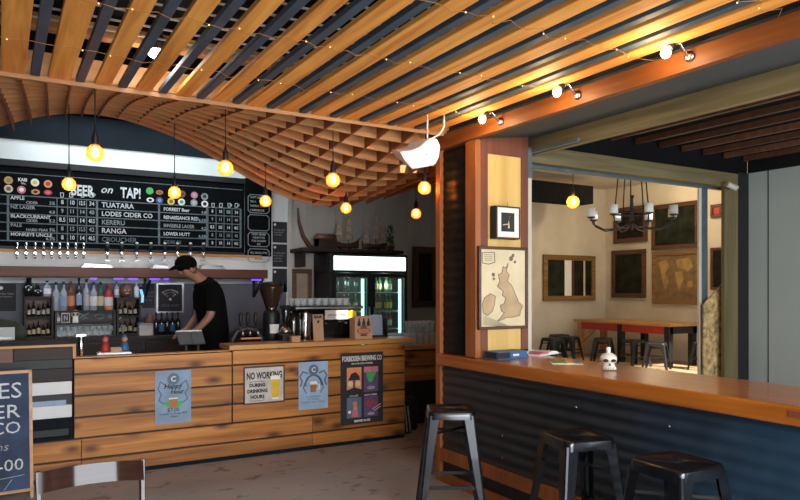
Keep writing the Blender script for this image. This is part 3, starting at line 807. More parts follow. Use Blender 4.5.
# tablets of the till
x, y = at_bar(193, .34)
for i, (dx_, ww, lab) in enumerate(((-.055, .085, 'grey tilted till screen in front of the barman, left of the pair'), (.055, .065, 'smaller grey tilted till screen in front of the barman, right of the pair'))):
    g = thing('till_screen', lab, 'till', (x+dx_, y, .935), R(8))
    MB().use('black').box(-.05, .05, -.04, .06, 0, .015).bar((0, .02, .0), (0, .03, .16), .02, .02).build('stand', None, g)
    s_ = MB().use('bluesteel').box(-ww, ww*.7, -.006, .006, -.11, .03); s_.rot(R(-38), 'X')
    bmesh.ops.translate(s_.bm, vec=(0, .03, .19), verts=s_.bm.verts); s_.build('screen', None, g)
    s_ = MB().use('paper').box(-ww, ww*.7, -.012, .014, .03, .042); s_.rot(R(-38), 'X')
    bmesh.ops.translate(s_.bm, vec=(0, .03, .19), verts=s_.bm.verts); s_.build('bezel', None, g)

# clear glasses on the return counter
gl = MB().use('g_clear').lathe([(.025, 0), (.03, .008), (.036, .10), (.039, .135), (.036, .135), (.032, .02)], (0,0,0), 12, cap=False).build('beer_glass', None)
tag(gl, 'clear beer glass crowded on the low side counter beyond the bar end', 'glass', 'glasses on the side counter')
first = True
for r_ in range(3):
    for k in range(8):
        p_ = (3.83 + .085*k + .02*(r_ % 2), 6.66 + .1*r_, .905)
        if first: gl.location = p_; first = False
        else: dup(gl, p_)
for r_ in range(2):
    for k in range(4):
        g2 = dup(gl, (4.1 + .085*k, 6.70 + .1*r_, 1.041)); g2['label'] = 'clear beer glass stacked mouth up in the second tier on the side counter'; g2['group'] = 'upper glasses on the side counter'
# paper bags leaning under it
for i, xx in enumerate((3.73, 3.90)):
    g = thing('sack', ['dark sack with white stripes leaning at the end of the bar', 'dark slumped sack behind the striped sack at the bar end'][i], 'sack', (xx, 6.28+.14*i, 0), R(8))
    MB().use('black').box(-.07, .07, -.06, .06, 0, .36).build('bag', None, g, bevel=.03)
    if i == 0: MB().use('chalkgrey').bar((-.035, -.064, .32), (0, -.064, .03), .012, .006).bar((.005, -.064, .30), (.045, -.064, .03), .012, .006).build('stripe', None, g)
# ================================================================ BACK WALL
YM = YB - .04
# the big menu board
xl, _ = onY(-70, 170, YM); xr, _ = onY(244.5, 190, YM)
ZT, ZB_ = 2.985, 2.035
menu = thing('menu_board', 'wide black chalk menu board with beer badges and BEER on TAP heading', 'menu board', (0, YM, ZB_))
MB().use('slate').box(xl, xr, 0, .035, 0, ZT-ZB_).build('board', None, menu)
MB().use('black').box(xl, xr+.01, -.02, .03, ZT-ZB_-.04, ZT-ZB_+.03).box(xl, xr, -.012, .03, -.03, .0).build('frame', None, menu)
def mp(u, v): x, z = onY(u, v, YM); return x, z - ZB_
def zrow(v98): return mp(98, v98)[1]
rows = [zrow(v) for v in (200.4, 209, 217.6, 226.2, 234.8, 243.4)]
m = MB().use('chalkdim')
for z in rows: m.box(xl, mp(240.5, 190)[0], -.003, 0, z-.006, z+.006)
for u in (8, 97, 159, 207, 240.5): x, _ = mp(u, 200); m.box(x-.012, x+.012, -.004, 0, rows[-1], rows[0])
for u in (57, 67.5, 77.5, 86.5, 208, 216, 224, 232): x, _ = mp(u, 200); m.box(x-.005, x+.005, -.004, 0, rows[-1], rows[0])
z0 = mp(120, 181)[1]
m.box(xl, xr-.03, -.003, 0, z0-.004, z0+.004)
m.build('ruled_lines', None, menu)
def glass_icon(m, x, z, s, k):
    m.stroke([(x-s*.35, z+s), (x-s*.25-.01*(k%2), z), (x+s*.25, z), (x+s*.35, z+s), (x-s*.35, z+s)], .007, -.005, 0)
    if k > 1: m.stroke([(x+s*.33, z+s*.8), (x+s*.7, z+s*.75), (x+s*.6, z+s*.35), (x+s*.3, z+s*.3)], .007, -.005, 0)
m = MB().use('chalkline')
x, z = mp(70.5, 193.2); m.text('BEER', .175, x, z-.02, -.004, 'LEFT', .66, off=.005).build('heading', None, menu); m = MB().use('chalkline')
x, z = mp(100, 192.2); m.text('on', .125, x, z-.005, -.004, 'LEFT', 1.05, .35, off=.001).build('heading', None, menu); m = MB().use('chalkline')
x, z = mp(120.5, 196.6); m.text('TAP!', .175, x, z-.01, -.004, 'LEFT', .66, off=.005).build('heading', None, menu)
for k, u in enumerate((62, 71.5, 82.5, 92)):
    x, z = mp(u, 197.2); m = MB().use('chalkline'); glass_icon(m, x, z, .05, k); m.build('glass_drawing', None, menu)
for k, u in enumerate((213, 221, 229, 236.5)):
    x, z = mp(u, 207.3); m = MB().use('chalkline'); glass_icon(m, x, z, .05, k); m.build('glass_drawing', None, menu)
def line(txt, u, r, size, key='chalkline', sx=1.0, sh=0, up=.025, align='LEFT'):
    x, _ = mp(u, 200); MB().use(key).text(txt, size, x, rows[r+1]+up, -.004, align, sx, sh, .0012).build('price' if txt[0].isdigit() else 'lettering', None, menu)
for r, (t1, t2, p_) in enumerate((('APPLE', 'CIDER', '5%'), ('NZ LAGER', '', '4.8'), ('BLACKCURRANT', 'CIDER', '5.2'), ('PALE', 'HARD PEAR', '5%'), ('MONKEYS UNCLE', '', '6.2%'))):
    line(t1, 10.5, r, .052, 'chalkline' if r % 2 == 0 else 'chalkgrey', up=.058)
    if t2: line(t2, 26, r, .042, 'chalkgrey', up=.016)
    line(p_, 55, r, .05, 'chalkgrey', up=.02, align='RIGHT')
for r, vals in enumerate((('8', '10', '12.5', '34'), ('9', '11', '14', '40'), ('8.5', '10.5', '14', '40.5'), ('8', '15', '15.5', '42'), ('8', '10', '14', '40.5'))):
    for k, (u, u2) in enumerate(((62.3, 212.3), (72, 220.3), (82, 228.3), (91.7, 236.2))):
        line(vals[k], u, r, .068, 'chalkline' if r % 2 == 0 else 'chalkgrey', .85 if len(vals[k]) < 4 else .6, align='CENTER', up=.035)
        line(vals[k], u2, r, .056, 'chalkline' if r % 2 == 0 else 'chalkgrey', .8 if len(vals[k]) < 4 else .55, align='CENTER', up=.035)
for r, (t1, key) in enumerate((('TUATARA', 'chalkline'), ('LODES CIDER CO', 'chalkline'), ('KERERU', 'chalkgrey'), ('RANGA', 'chalkline'), ('CROUCHER', 'chalkdim'))):
    line(t1, 101.5, r, .085 if r in (0, 3) else .078, key, .95)
for r, (t1, key) in enumerate((('FORREST Beer', 'chalkline'), ('RENAISSANCE RED', 'chalkline'), ('INVISIBLE LAGER', 'chalkgrey'), ('LOWER HUTT', 'chalkline'), ('CIDRE 5%', 'chalkdim'))):
    line(t1, 163.5, r, .060, key, .85)
    line(('4.8', '6.5%', '4.2', '6.5%', '5%')[r], 206, r, .05, 'chalkgrey', align='RIGHT', up=.012)
badges = [(8.5, 180.3, 'orange', 'green', 1), (8.5, 188.8, 'tanmap', 'mapdark', 1), (21.5, 189.8, 'pink', 'paper', 1), (35, 182.6, 'paper', 'yellow', 1), (48, 184, 'orange', 'red', 1), (35.5, 192, 'orange', 'inkblack', 0), (48, 192.6, 'red', 'pink', 0),
          (149.7, 191, 'green', 'green', 1), (159.5, 192.5, 'amber', 'mapdark', 0), (159.5, 200.5, 'bluecap', 'poster_blue', 1), (150.2, 200, 'paper', 'inkblack', 0), (171, 201.5, 'yellow', 'mapdark', 1), (181.5, 202, 'paper', 'green', 1), (182, 194, 'brownwood', 'brownwood', 1),
          (194.3, 195.2, 'pink', 'poster_blue2', 1), (194, 202.8, 'chalkgrey', 'tin', 1), (204.5, 196.6, 'chalkgrey', 'inkblack', 1), (204.7, 204, 'paper', 'inkblack', 1)]
for u, v, a_, b_, k in badges:
    x, z = mp(u, v)
    m = MB().use(a_).disc(x, z, .044, -.006, 0, 16, .044 if k else .03).use(b_).disc(x, z, .024, -.008, 0, 12, .024 if k else .016)
    m.build('beer_badge', None, menu)
x, z = mp(18, 181); MB().use('paper').text('KAIS', .05, x, z, -.004, 'LEFT', .9, off=.002).text('No.', .035, x+.03, z-.035, -.004, 'LEFT').build('beer_badge', None, menu)

# narrow boxed board beside it
x0, _ = onY(245.5, 190, YM); x1, _ = onY(271.5, 190, YM)
nb = thing('menu_board', 'narrow black chalkboard with rounded chalk boxes beside the wide menu board', 'menu board', ((x0+x1)/2, YM, 1.99))
W = x1-x0; H = 3.03-1.99
MB().use('slate').box(-W/2, W/2, 0, .035, 0, H).build('board', None, nb)
m = MB().use('chalkgrey')
bx = []
for va, vb in ((195, 213), (215, 230.5), (232.5, 246.5), (249, 262)):
    za = onY(257, va, YM)[1]-1.99; zb = onY(257, vb, YM)[1]-1.99; bx.append((za, zb))
    xx = W/2-.035; r_ = .03
    m.stroke([(-xx+r_, za), (xx-r_, za), (xx, za-r_), (xx, zb+r_), (xx-r_, zb), (-xx+r_, zb), (-xx, zb+r_), (-xx, za-r_), (-xx+r_, za)], .009, -.004, 0)
m.build('chalk_boxes', None, nb)
m = MB().use('chalkgrey')
for i, ls in ((0, ('CAN\'T DECIDE?', 'TRY A', 'TASTING TRAY', '4 SAMPLES $15')), (2, ('HARD CIDERS', '4 FLAVOURS', 'FULL FLAGON', '$18')), (3, ('FILL YOUR OWN', 'RIGGER'))):
    za, zb = bx[i]; n = len(ls)
    for k, t_ in enumerate(ls): m.text(t_, .036, -W/2+.06 if i == 0 else 0, za - (za-zb)*(k+.82)/(n+.25), -.004, 'LEFT' if i == 0 else 'CENTER', .85, off=.0015)
m.build('lettering', None, nb)

# three small black posters on the wall edge
for i, (va, vb, lab) in enumerate(((221.5, 243, 'small black poster with a white dot, topmost of the column beside the boards'), (244, 267, 'small black poster with white lines, middle of the column beside the boards'), (268.5, 292, 'small black poster, lowest of the column beside the boards'))):
    xa, za = onY(272.5, va, YB-.004); xb, zb = onY(287, vb, YB-.004)
    p = thing('poster', lab, 'poster', ((xa+xb)/2, YB-.003, zb))
    w, h = xb-xa, za-zb
    rect(p, 'sheet', 'inkblack', -w/2, w/2, 0, h, -.003)
    m = MB().use('paper').disc(-w*.34, h*.86, .018, -.005, -.003, 12).use('chalkgrey')
    if i < 2:
        for k, t_ in enumerate(('Tuesday quiz', 'from seven', 'at the bar', 'book now')[:4 if i else 3]): m.text(t_, .034, -w*.44, h*(.58-.12*k), -.005, 'LEFT', .9)
    m.build('lettering', None, p)

# ---------------------------------------------------------------- wall taps
YT = YB - .05
za = onY(80, 247, YT)[1]; zb = onY(80, 253.5, YT)[1]; zc = onY(80, 267, YT)[1]
x1, _ = onY(262, 256, YT)
tb = thing('tap_board', 'orange timber tap rail over a white splash strip below the menu board', 'tap rail', (.8, YB, zc))
MB().use('tapwood').box(-1.2, x1, YT, YB, zb, 2.0).build('rail', None, tb, True, bevel=.003)
MB().use('white').box(-1.2, x1, YT+.02, YB, zc, zb).build('splash_strip', None, tb, True)
zt = onY(80, 249, YT)[1]
names = [('first', 17), ('second', 26), ('third', 35), ('fourth', 43.5), ('fifth', 51.5), ('sixth', 59.5), ('seventh', 67.5), ('eighth', 75.5), ('ninth', 83.5)]
def tap(u, label, chrome):
    x, z = onY(u, 251.5, YT-.03)
    t = thing('beer_tap', label, 'beer tap', (x, YT, z), 0, 'chrome wall taps' if chrome else 'black wall taps')
    MB().use('chrome').lathe([(.024, 0), (.024, .012), (.014, .016), (.014, .06)], (0, 0, -.02), 12, 'Y').tube([(0, -.05, -.02), (0, -.06, -.05), (0, -.066, -.085)], .011, 8).build('spout', None, t)
    if chrome: MB().use('chrome').tube([(0, -.05, -.01), (0, -.055, .03), (0, -.06, .10)], [.010, .013, .017], 10).build('handle', None, t)
    else:
        MB().use('black').tube([(0, -.05, -.01), (0, -.055, .03), (0, -.06, .09)], [.012, .022, .026], 10).build('handle', None, t)
        MB().use('paper').ball((0, -.06, .10), .017, 8, (1.1, 1, .8)).build('handle_tip', None, t)
        MB().use('steel').box(-.03, .03, -.07, 0, -.12, -.105).build('drip_lip', None, t)
    return t
for n_, u in names: tap(u, 'chrome beer tap on the wall rail, %s from the left end' % n_, True)
for n_, u in zip(('first', 'second', 'third', 'fourth', 'fifth', 'sixth', 'seventh', 'eighth'), (107, 121.5, 136.5, 150.5, 164.5, 177, 190, 203)):
    tap(u, 'black beer tap with a white tip, %s black one counting from the left' % n_, False)

# ---------------------------------------------------------------- long red-brown shelf with its led strip
YS = 8.45
x1, _ = onY(268, 275, YS); za = onY(100, 267.5, YS)[1]; zb = onY(100, 277, YS)[1]
sh = thing('wall_shelf', 'long thick red-brown timber shelf running under the wall taps', 'shelf', (.8, YB, zb))
MB().use('redshelf').box(-1.2, x1, YS, YB, zb, za).build('board', None, sh, True, bevel=.006)
for u in (30, 150, 262):
    x, _ = onY(u, 280, YS+.1)
    MB().use('black').bar((x, YB-.02, zb), (x, YB-.02, zb-.25), .03, .02).bar((x, YS+.08, zb-.01), (x, YB-.02, zb-.24), .03, .02).build('bracket', None, sh, True)
leds = thing('led_strip', 'purple led strip glowing under the front edge of the red-brown shelf', 'led strip', (1, YS, zb-.02))
m = MB().use('black').box(-.6, x1-.05, YS+.02, YS+.05, zb-.012, zb)
m.build('channel', None, leds, True)
m = MB().use('purpleled')
for u0, u1 in ((90, 97), (114, 124), (128, 138), (150, 160), (164, 169), (252, 262)):
    xa, _ = onY(u0, 278, YS); xb, _ = onY(u1, 278, YS); m.box(xa, xb, YS+.012, YS+.04, zb-.030, zb-.010)
m.build('diode', None, leds, True)
l = bpy.data.lights.new('led_light', 'AREA'); l.shape = 'RECTANGLE'; l.size = 3.2; l.size_y = .04; l.energy = 2.0; l.color = (.62, .66, 1)
o = bpy.data.objects.new('led_light', l); C.objects.link(o); o.parent = leds; o.location = (.6, .10, -.02)

# things lying on the shelf: tools and trays
for (u, w_, lab) in ((97, .17, 'flat grey tray leaning on the red-brown shelf'), (212, .16, 'long grey tray lying on the shelf behind the barman'), (160, .10, 'small grey tray on the shelf left of the barman')):
    x, _ = onY(u, 268, YS+.1)
    t = thing('tray', lab, 'tray', (x, YS+.12, za))
    MB().use('steel').poly([(-w_, 0), (w_, 0), (w_*.8, .035), (-w_*.8, .045)], -.08, .08).build('dish', None, t)
    MB().use('black').box(-w_*.78, w_*.78, -.07, .07, .034, .047).build('liner', None, t)

# back counter with its cupboards
ZK = 1.0
bc = thing('back_counter', 'long dark back counter along the wall behind the barman', 'counter', (.8, 8.6, .11))
MB().use('darkwood').box(-1.4, 3.35, 8.33, YB-.012, ZK-.04, ZK).build('worktop', None, bc, True, bevel=.004)
MB().use('black').box(-1.4, 3.3, 8.38, YB-.02, .11, ZK-.04).build('carcass', None, bc, True)
for k in range(5): MB().use('darkwood').box(-1.3+.92*k, -.42+.92*k, 8.355, 8.38, .2, ZK-.07).build('door', None, bc, True, bevel=.004)

# posters on the wall below the shelf
def wposter(name, lab, u0, v0, u1, v1, sheet='inkblack'):
    xa, za_ = onY(u0, v0, YB-.004); xb, zb_ = onY(u1, v1, YB-.004)
    p = thing(name, lab, 'poster', ((xa+xb)/2, YB-.003, zb_)); w, h = xb-xa, za_-zb_
    rect(p, 'sheet', sheet, -w/2, w/2, 0, h, -.004)
    return p, w, h
p, w, h = wposter('poster', 'square black poster with a white wifi symbol next to the barman', 158, 284.5, 182, 311)
m = MB().use('steel').box(-w/2-.02, w/2+.02, -.008, -.0, -.02, 0).box(-w/2-.02, w/2+.02, -.008, 0, h, h+.02).box(-w/2-.02, -w/2, -.008, 0, 0, h).box(w/2, w/2+.02, -.008, 0, 0, h); m.build('frame', None, p)
m = MB().use('paper')
for r_ in (.40, .28, .16):
    m.stroke([(w*r_*1.05*math.sin(a), h*.48 + w*r_*.9*math.cos(a)) for a in [R(-48+8*k) for k in range(13)]], .02, -.006, -.004)
m.disc(0, h*.45, .018, -.006, -.004, 12); m.build('wifi_symbol', None, p)
MB().use('chalkdim').text('FREE WIFI', .05, 0, h*.16, -.006, 'CENTER').build('lettering', None, p)
p, w, h = wposter('poster', 'black poster with dim grey lines, by the blue neon stick', 142, 284, 154.5, 308)
MB().use('chalkdim').text('HOUSE', .04, 0, h*.6, -.006, 'CENTER').text('CIDERS', .04, 0, h*.45, -.006, 'CENTER').text('on tap', .035, 0, h*.3, -.006, 'CENTER').build('lettering', None, p)
p, w, h = wposter('poster', 'black poster with a white dot at the far left under the shelf', -8, 283.5, 16, 311)
MB().use('paper').disc(-.03, h*.84, .02, -.006, -.004).use('chalkgrey').text('please order here', .035, w*.42, h*.6, -.006, 'RIGHT').text('at the counter', .03, w*.36, h*.5, -.006, 'RIGHT').build('lettering', None, p)
x, z = onY(142.8, 305, YB-.1); _, z2 = onY(142.8, 287, YB-.1)
t = thing('neon_stick', 'thin upright blue neon stick on the back wall beside a black poster', 'neon light', (x, YB-.06, z))
MB().use('blueled').tube([(0, 0, .02), (.005, 0, (z2-z)*.5), (-.02, 0, z2-z-.02)], .016, 8).build('tube', None, t)
MB().use('black').tube([(0, 0, 0), (0, 0, .03)], .02, 8).tube([(-.02, 0, z2-z-.03), (-.02, 0, z2-z)], .02, 8).box(-.01, .01, 0, .06, .0, .02).build('cap', None, t)

# ---------------------------------------------------------------- the bottle shelf
YQ = 8.62
def sx(u): return onY(u, 300, YQ)[0]
def sz(u, v): return onY(u, v, YQ)[1]
xa, xb, zt = sx(24), sx(53.5), sz(38, 296.5)
def crate(u0, u1, lab, vt):
    xa, xb, zt = sx(u0), sx(u1), sz((u0+u1)/2, vt)
    t = thing('crate_shelf', lab, 'shelf', ((xa+xb)/2, YQ+.1, ZK)); w, h = (xb-xa)/2, zt-ZK
    MB().use('darkwood').box(-w, w, -.1, .16, h-.02, h).box(-w, w, -.1, .16, 0, .02).box(-w, -w+.02, -.1, .16, .02, h-.02).box(w-.02, w, -.1, .16, .02, h-.02).build('box', None, t)
    MB().use('brownwood').box(-w+.02, w-.02, .14, .155, .02, h-.02).build('back', None, t)
    MB().use('darkwood').box(-w+.02, w-.02, -.09, .14, h*.5-.008, h*.5+.008).build('shelf', None, t)
    return (xa+xb)/2, w, h, zt
cl, wl, hl, zl = crate(24, 53.5, 'dark wooden crate shelf of miniatures at the left of the bottle display', 296.5)
cr_, wr, hr, zr = crate(117, 141, 'dark wooden crate shelf at the right of the bottle display', 297.5)
xm0, xm1 = sx(55), sx(115.5)
zm = sz(85, 310.5); zm2 = sz(85, 322.5)
bs = thing('bottle_shelf', 'black two-tier bottle shelf with small white emblems between the two crates', 'shelf', ((xm0+xm1)/2, YQ+.1, ZK))
MB().use('darkwood').box(xm0, xm1, YQ-.02, YB-.05, zm-.02, zm).build('top_board', None, bs, True)
MB().use('darkwood').box(xm0, xm1, YQ-.02, YB-.05, zm2-.02, zm2).build('lower_board', None, bs, True)
MB().use('black').box(xm0, xm1, YQ+.10, YQ+.12, zm2, zm-.02).box(xm0, xm0+.02, YQ, YB-.05, ZK, zm).box(xm1-.02, xm1, YQ, YB-.05, ZK, zm).build('back_panel', None, bs, True)
def emblem(u, v, pts=None, r=None, kind='ring'):
    x, z = onY(u, v, YQ+.1); m = MB().use('chalkgrey')
    y0, y1 = YQ+.094, YQ+.1
    if kind == 'ring': m.stroke([(x+.05*math.cos(a), z+.028*math.sin(a)) for a in [math.pi*2*k/18 for k in range(19)]], .008, y0, y1)
    if kind == 'x': m.stroke([(x-.045, z+.03), (x+.03, z-.03)], .01, y0, y1).stroke([(x-.045, z-.02), (x+.045, z+.035)], .01, y0, y1).stroke([(x-.02, z-.035), (x+.04, z-.02)], .008, y0, y1)
    if kind == 'star':
        for k in range(4): m.stroke([(x+.035*math.cos(k*math.pi/4), z+.03*math.sin(k*math.pi/4)), (x-.035*math.cos(k*math.pi/4), z-.03*math.sin(k*math.pi/4))], .008, y0, y1)
    if kind == 'smile': m.use('paper').stroke([(x-.055, z-.005), (x-.03, z-.03), (x, z-.036), (x+.03, z-.03), (x+.055, z-.005)], .016, y0, y1).box(x-.03, x+.03, y0, y1, z+.01, z+.024)
    m.build('emblem', None, bs, True)
emblem(84.5, 316, kind='x'); emblem(99.5, 316.5, kind='ring'); emblem(110.5, 316.5, kind='star'); emblem(121 - 4.5, 316.5, kind='smile')

def bottle(x, y, z, h, r, body, cap, label, lab, group='bottles on the back shelf', neck=.32, kind='bottle'):
    t = thing('bottle', lab, 'bottle', (x, y, z), 0, group)
    MB().use(body).lathe([(r*.92, 0), (r, .006), (r, h*.60), (r*.85, h*.66), (r*neck, h*.76), (r*neck, h*.93)], (0,0,0), 12).build('body', None, t)
    MB().use(cap).lathe([(r*neck*1.25, h*.90), (r*neck*1.25, h), (r*neck*.9, h*1.004)], (0,0,0), 10).build('cap', None, t)
    if label: MB().use(label).lathe([(r*1.03, h*.16), (r*1.03, h*.50)], (0,0,0), 12, cap=False).build('paper_label', None, t)
    return t
G_ = {}
def b_(u, vt, vb, rpx, body, cap, label, lab, **k):
    x = sx(u); zt = sz(u, vt); base = k.pop('base')
    return bottle(x, k.pop('y', YQ+.06), base, zt-base, rpx*.0118/2, body, cap, label, lab, **k)
b_(47.5, 280.5, 297, 7, 'g_clear', 'black', 'paper', 'clear bottle with a pale label at the right end of the left crate top', base=zl)
b_(56.5, 282, 310, 6.5, 'g_clear', 'bluecap', None, 'clear bottle with a dark blue cap next to the left crate', base=zm)
b_(64, 281.5, 310, 7, 'g_clear', 'bluecap', 'poster_blue2', 'clear bottle with blue cap and pale blue label', base=zm)
b_(71.5, 281, 310, 6.5, 'g_amber', 'redcap', 'orange', 'amber bottle with a red cap and tan label', base=zm)
b_(79.5, 277.5, 310, 5.5, 'g_dark', 'black', 'poster_blue2', 'tallest slim black bottle with a small pale label', base=zm)
b_(87, 279, 310, 6, 'g_clear', 'black', 'tin', 'slim clear bottle with a grey label beside the tall black bottle', base=zm)
b_(94.3, 282, 310, 7, 'g_clear', 'bluecap', 'paper', 'clear bottle with a white label beside the green bottle', base=zm)
b_(101.3, 282, 310, 6, 'g_green', 'black', 'tanmap', 'green bottle with a long cream label', base=zm)
t = b_(109.2, 284, 310, 8, 'redcap', 'redcap', 'paper', 'red and white bottle with an orange base in front of the shelf end', base=zm)
MB().use('orange').lathe([(.049, 0), (.049, .05)], (0,0,0), 12).build('base_band', None, t)
b_(117.5, 281.5, 297, 4.5, 'g_clear', 'black', 'paper', 'small clear bottle standing at the left of the right crate top', base=zr)
b_(137.3, 282, 297, 5, 'white', 'paper', None, 'small white bottle at the right end of the right crate top', base=zr)
# decanters on the left crate
for u, vt, lab in ((28.5, 276, 'tall dark decanter shaped with two round eyes on the left crate'), (38, 284, 'squat dark round decanter with two white eyes on the left crate')):
    x = sx(u); h = sz(u, vt)-zl; t = thing('decanter', lab, 'decanter', (x, YQ+.06, zl))
    MB().use('g_dark').lathe([(.03, 0), (.048, h*.12), (.054, h*.35), (.045, h*.55), (.03, h*.68), (.018, h*.76), (.016, h*.92)], (0,0,0), 14).build('body', None, t)
    MB().use('brownwood').lathe([(.02, h*.9), (.022, h), (.008, h*1.01)], (0,0,0), 10).build('stopper', None, t)
    for s in (-1, 1): MB().use('paper').ball((s*.026, -.045, h*.45), .009, 6).build('eye', None, t)
# brown jug on the right crate
x = sx(127); t = thing('jug', 'round brown pottery jug with a face on the right crate', 'jug', (x, YQ+.06, zr))
MB().use('brownwood').lathe([(.035, 0), (.06, .04), (.07, .08), (.055, .125), (.03, .145), (.032, .16)], (0,0,0), 16).build('body', None, t)
MB().use('tanmap').ball((-.022, -.062, .085), .009, 6).ball((.022, -.062, .085), .009, 6).box(-.02, .02, -.072, -.06, .045, .055).build('face', None, t)
# second tier: little things
x = sx(75.5); zz = zm2
t = thing('skull_ornament', 'white skull ornament on the lower tier of the bottle shelf', 'ornament', (x, YQ+.04, zz))
MB().use('bone').ball((0, 0, .10), .05, 10, (.95, 1, .95)).box(-.028, .028, -.04, .03, .02, .07).box(-.03, .03, -.035, .025, 0, .02).build('skull', None, t)
for s in (-1, 1): MB().use('black').ball((s*.019, -.042, .095), .013, 6).build('eye_socket', None, t)
bottle(sx(58), YQ+.04, zz, .125, .025, 'g_clear', 'white', 'paper', 'small white labelled bottle at the left of the lower shelf tier')
x = sx(66); t = thing('card', 'small framed card with a black monogram on the lower shelf tier', 'card', (x, YQ+.04, zz))
MB().use('paper').box(-.045, .045, 0, .012, 0, .115).build('card', None, t)
MB().use('inkblack').box(-.036, .036, -.002, 0, .012, .10).use('paper').stroke([(-.015, .025), (-.015, .085), (.015, .03), (.015, .09)], .008, -.004, 0).build('monogram', None, t)
# miniatures in the crates
mini = None
for (cx, w_, h_, n) in ((cl, wl, hl, 5), (cr_, wr, hr, 4)):
    for tier in (0, 1):
        for k in range(n):
            x = cx - w_ + .05 + (2*w_-.10)*k/(n-1); z = ZK + (.02 if tier == 0 else h_*.5+.008)
            lab = '%s miniature on the %s of the %s crate' % (('gold-labelled', 'white-labelled')[tier], ('floor', 'middle board')[tier], 'left' if cx == cl else 'right')
            bottle(x, YQ+.10, z, .13 + .02*((k*7+tier) % 3), .02, 'g_dark', 'black', ('tanmap', 'tin')[tier], lab, lab.replace(' miniature', ' miniatures'))
# glasses under the shelf on the lit white strip
MBx = MB().use('white').box(xm0+.02, xm1-.02, YB-.045, YB-.01, ZK, zm2-.03)
o = MBx.build('splash_panel', None, bs, True)
gl2 = MB().use('g_clear').lathe([(.03, 0), (.034, .005), (.008, .015), (.008, .05), (.03, .075), (.034, .11), (.030, .125), (.028, .12)], (0,0,0), 12, cap=False).build('wine_glass', None)
tag(gl2, 'clear stemmed glass in the row under the bottle shelf', 'glass', 'glasses under the bottle shelf')
for i in range(11):
    p_ = (xm0+.07 + i*.066, YQ+.06 + .05*(i % 2), ZK)
    if i == 0: gl2.location = p_
    else: dup(gl2, p_)
# row of tall dark bottles on the counter right of the crates
for i, u in enumerate((156, 161.5, 167, 172.5, 178)):
    x, _ = onY(u, 315, 8.45)
    bottle(x, 8.45, ZK, .27, .032, 'g_dark', 'black', 'bluebox' if i % 2 else None, 'dark wine bottle on the back counter under the wifi poster, %s from the left' % ('first', 'second', 'third', 'fourth', 'fifth')[i], 'dark bottles under the wifi poster')
# grey box and cone by the wifi poster
x, _ = onY(147, 320, 8.5); t = thing('storage_box', 'grey cardboard box on the back counter below the neon stick', 'box', (x, 8.55, ZK))
MB().use('tin').box(-.09, .09, -.07, .07, 0, .12).build('box', None, t); MB().use('chalkgrey').box(-.094, .094, -.074, .074, .12, .145).build('lid', None, t)
x, _ = onY(149, 308, 8.62); o = MB().use('brownwood').lathe([(.07, 0), (.05, .05), (.008, .14)], (x, 8.56, ZK+.145), 14).build('paper_cone', None, None, True); tag(o, 'small brown cone resting on the grey cardboard box', 'ornament')
# white appliance at the far left
x, _ = onY(3, 330, 8.45); t = thing('glass_washer', 'white boxy appliance with a dark domed cover at the far left of the back counter', 'appliance', (x, 8.5, ZK))
MB().use('white').box(-.13, .11, -.1, .14, 0, .14).build('body', None, t, bevel=.01)
MB().use('leaf').poly([(-.14, .14), (.12, .14), (.135, .19), (.05, .21), (-.10, .24), (-.15, .2)], -.09, .12).build('cover', None, t)
MB().use('steel').box(-.1, .08, -.106, -.1, .02, .035).build('handle', None, t)
x, _ = onY(20, 320, 8.45); o = MB().use('leaf').lathe([(.06, 0), (.075, .06), (.05, .12), (.02, .17)], (x, 8.5, ZK), 12).build('dark_vase', None, None, True); tag(o, 'dark dented vase between the white appliance and the left crate', 'vase')

# ---------------------------------------------------------------- drinks fridge
YR = 8.3
xa, zt = onY(330.5, 253, YR); xb, _ = onY(407.5, 256, YR)
W = xb-xa; cxr = (xa+xb)/2; H = zt-.11
fr = thing('drinks_fridge', 'tall black two-door drinks fridge with a lit blank header', 'fridge', (cxr, YR, .11))
h2 = onY(370, 273, YR)[1]-.11
MB().use('black').box(-W/2, W/2, .0, .55, h2, H).box(-W/2, -W/2+.06, .0, .55, 0, h2).box(W/2-.06, W/2, .0, .55, 0, h2).box(-W/2+.06, W/2-.06, .5, .55, 0, h2).box(-W/2+.06, W/2-.06, 0, .5, 0, .25).box(-.03, .03, .02, .08, .25, h2).build('cabinet', None, fr, bevel=.006)
MB().use('fridgelight').box(-W/2+.045, W/2-.035, -.012, 0, h2+.035, H-.035).build('header_light', None, fr, bevel=.008)
for k, (x0, x1) in enumerate(((-W/2+.02, -.012), (.012, W/2-.02))):
    d = MB().use('black').box(x0, x0+.05, -.03, 0, .27, h2-.02).box(x1-.05, x1, -.03, 0, .27, h2-.02).box(x0+.05, x1-.05, -.03, 0, h2-.06, h2-.02).box(x0+.05, x1-.05, -.03, 0, .27, .33).build('door', None, fr)
    MB().use('g_door').box(x0+.05, x1-.05, -.018, -.012, .33, h2-.06).build('pane', None, d)
    hx = x0+.025 if k else x1-.025
    MB().use('steel').box(hx-.01, hx+.01, -.06, -.04, .9, 1.2).box(hx-.01, hx+.01, -.06, -.03, .9, .92).box(hx-.01, hx+.01, -.06, -.03, 1.18, 1.2).build('handle', None, d)
    lx = x1-.085
    MB().use('fridgeled').box(lx-.018, lx+.018, .03, .05, .34, h2-.08).build('led_tube', None, fr)
SZ = []
for v in (292.0, 310.5, 328):
    z = onY(385, v, YR+.15)[1]-.11; SZ.append(z)
    MB().use('steel').box(-W/2+.06, -.03, .06, .48, z-.015, z).box(.03, W/2-.06, .06, .48, z-.015, z).build('rack', None, fr)
l = bpy.data.lights.new('fridge_lamp', 'POINT'); l.energy = 2; l.color = (.75, 1, .93); l.shadow_soft_size = .05
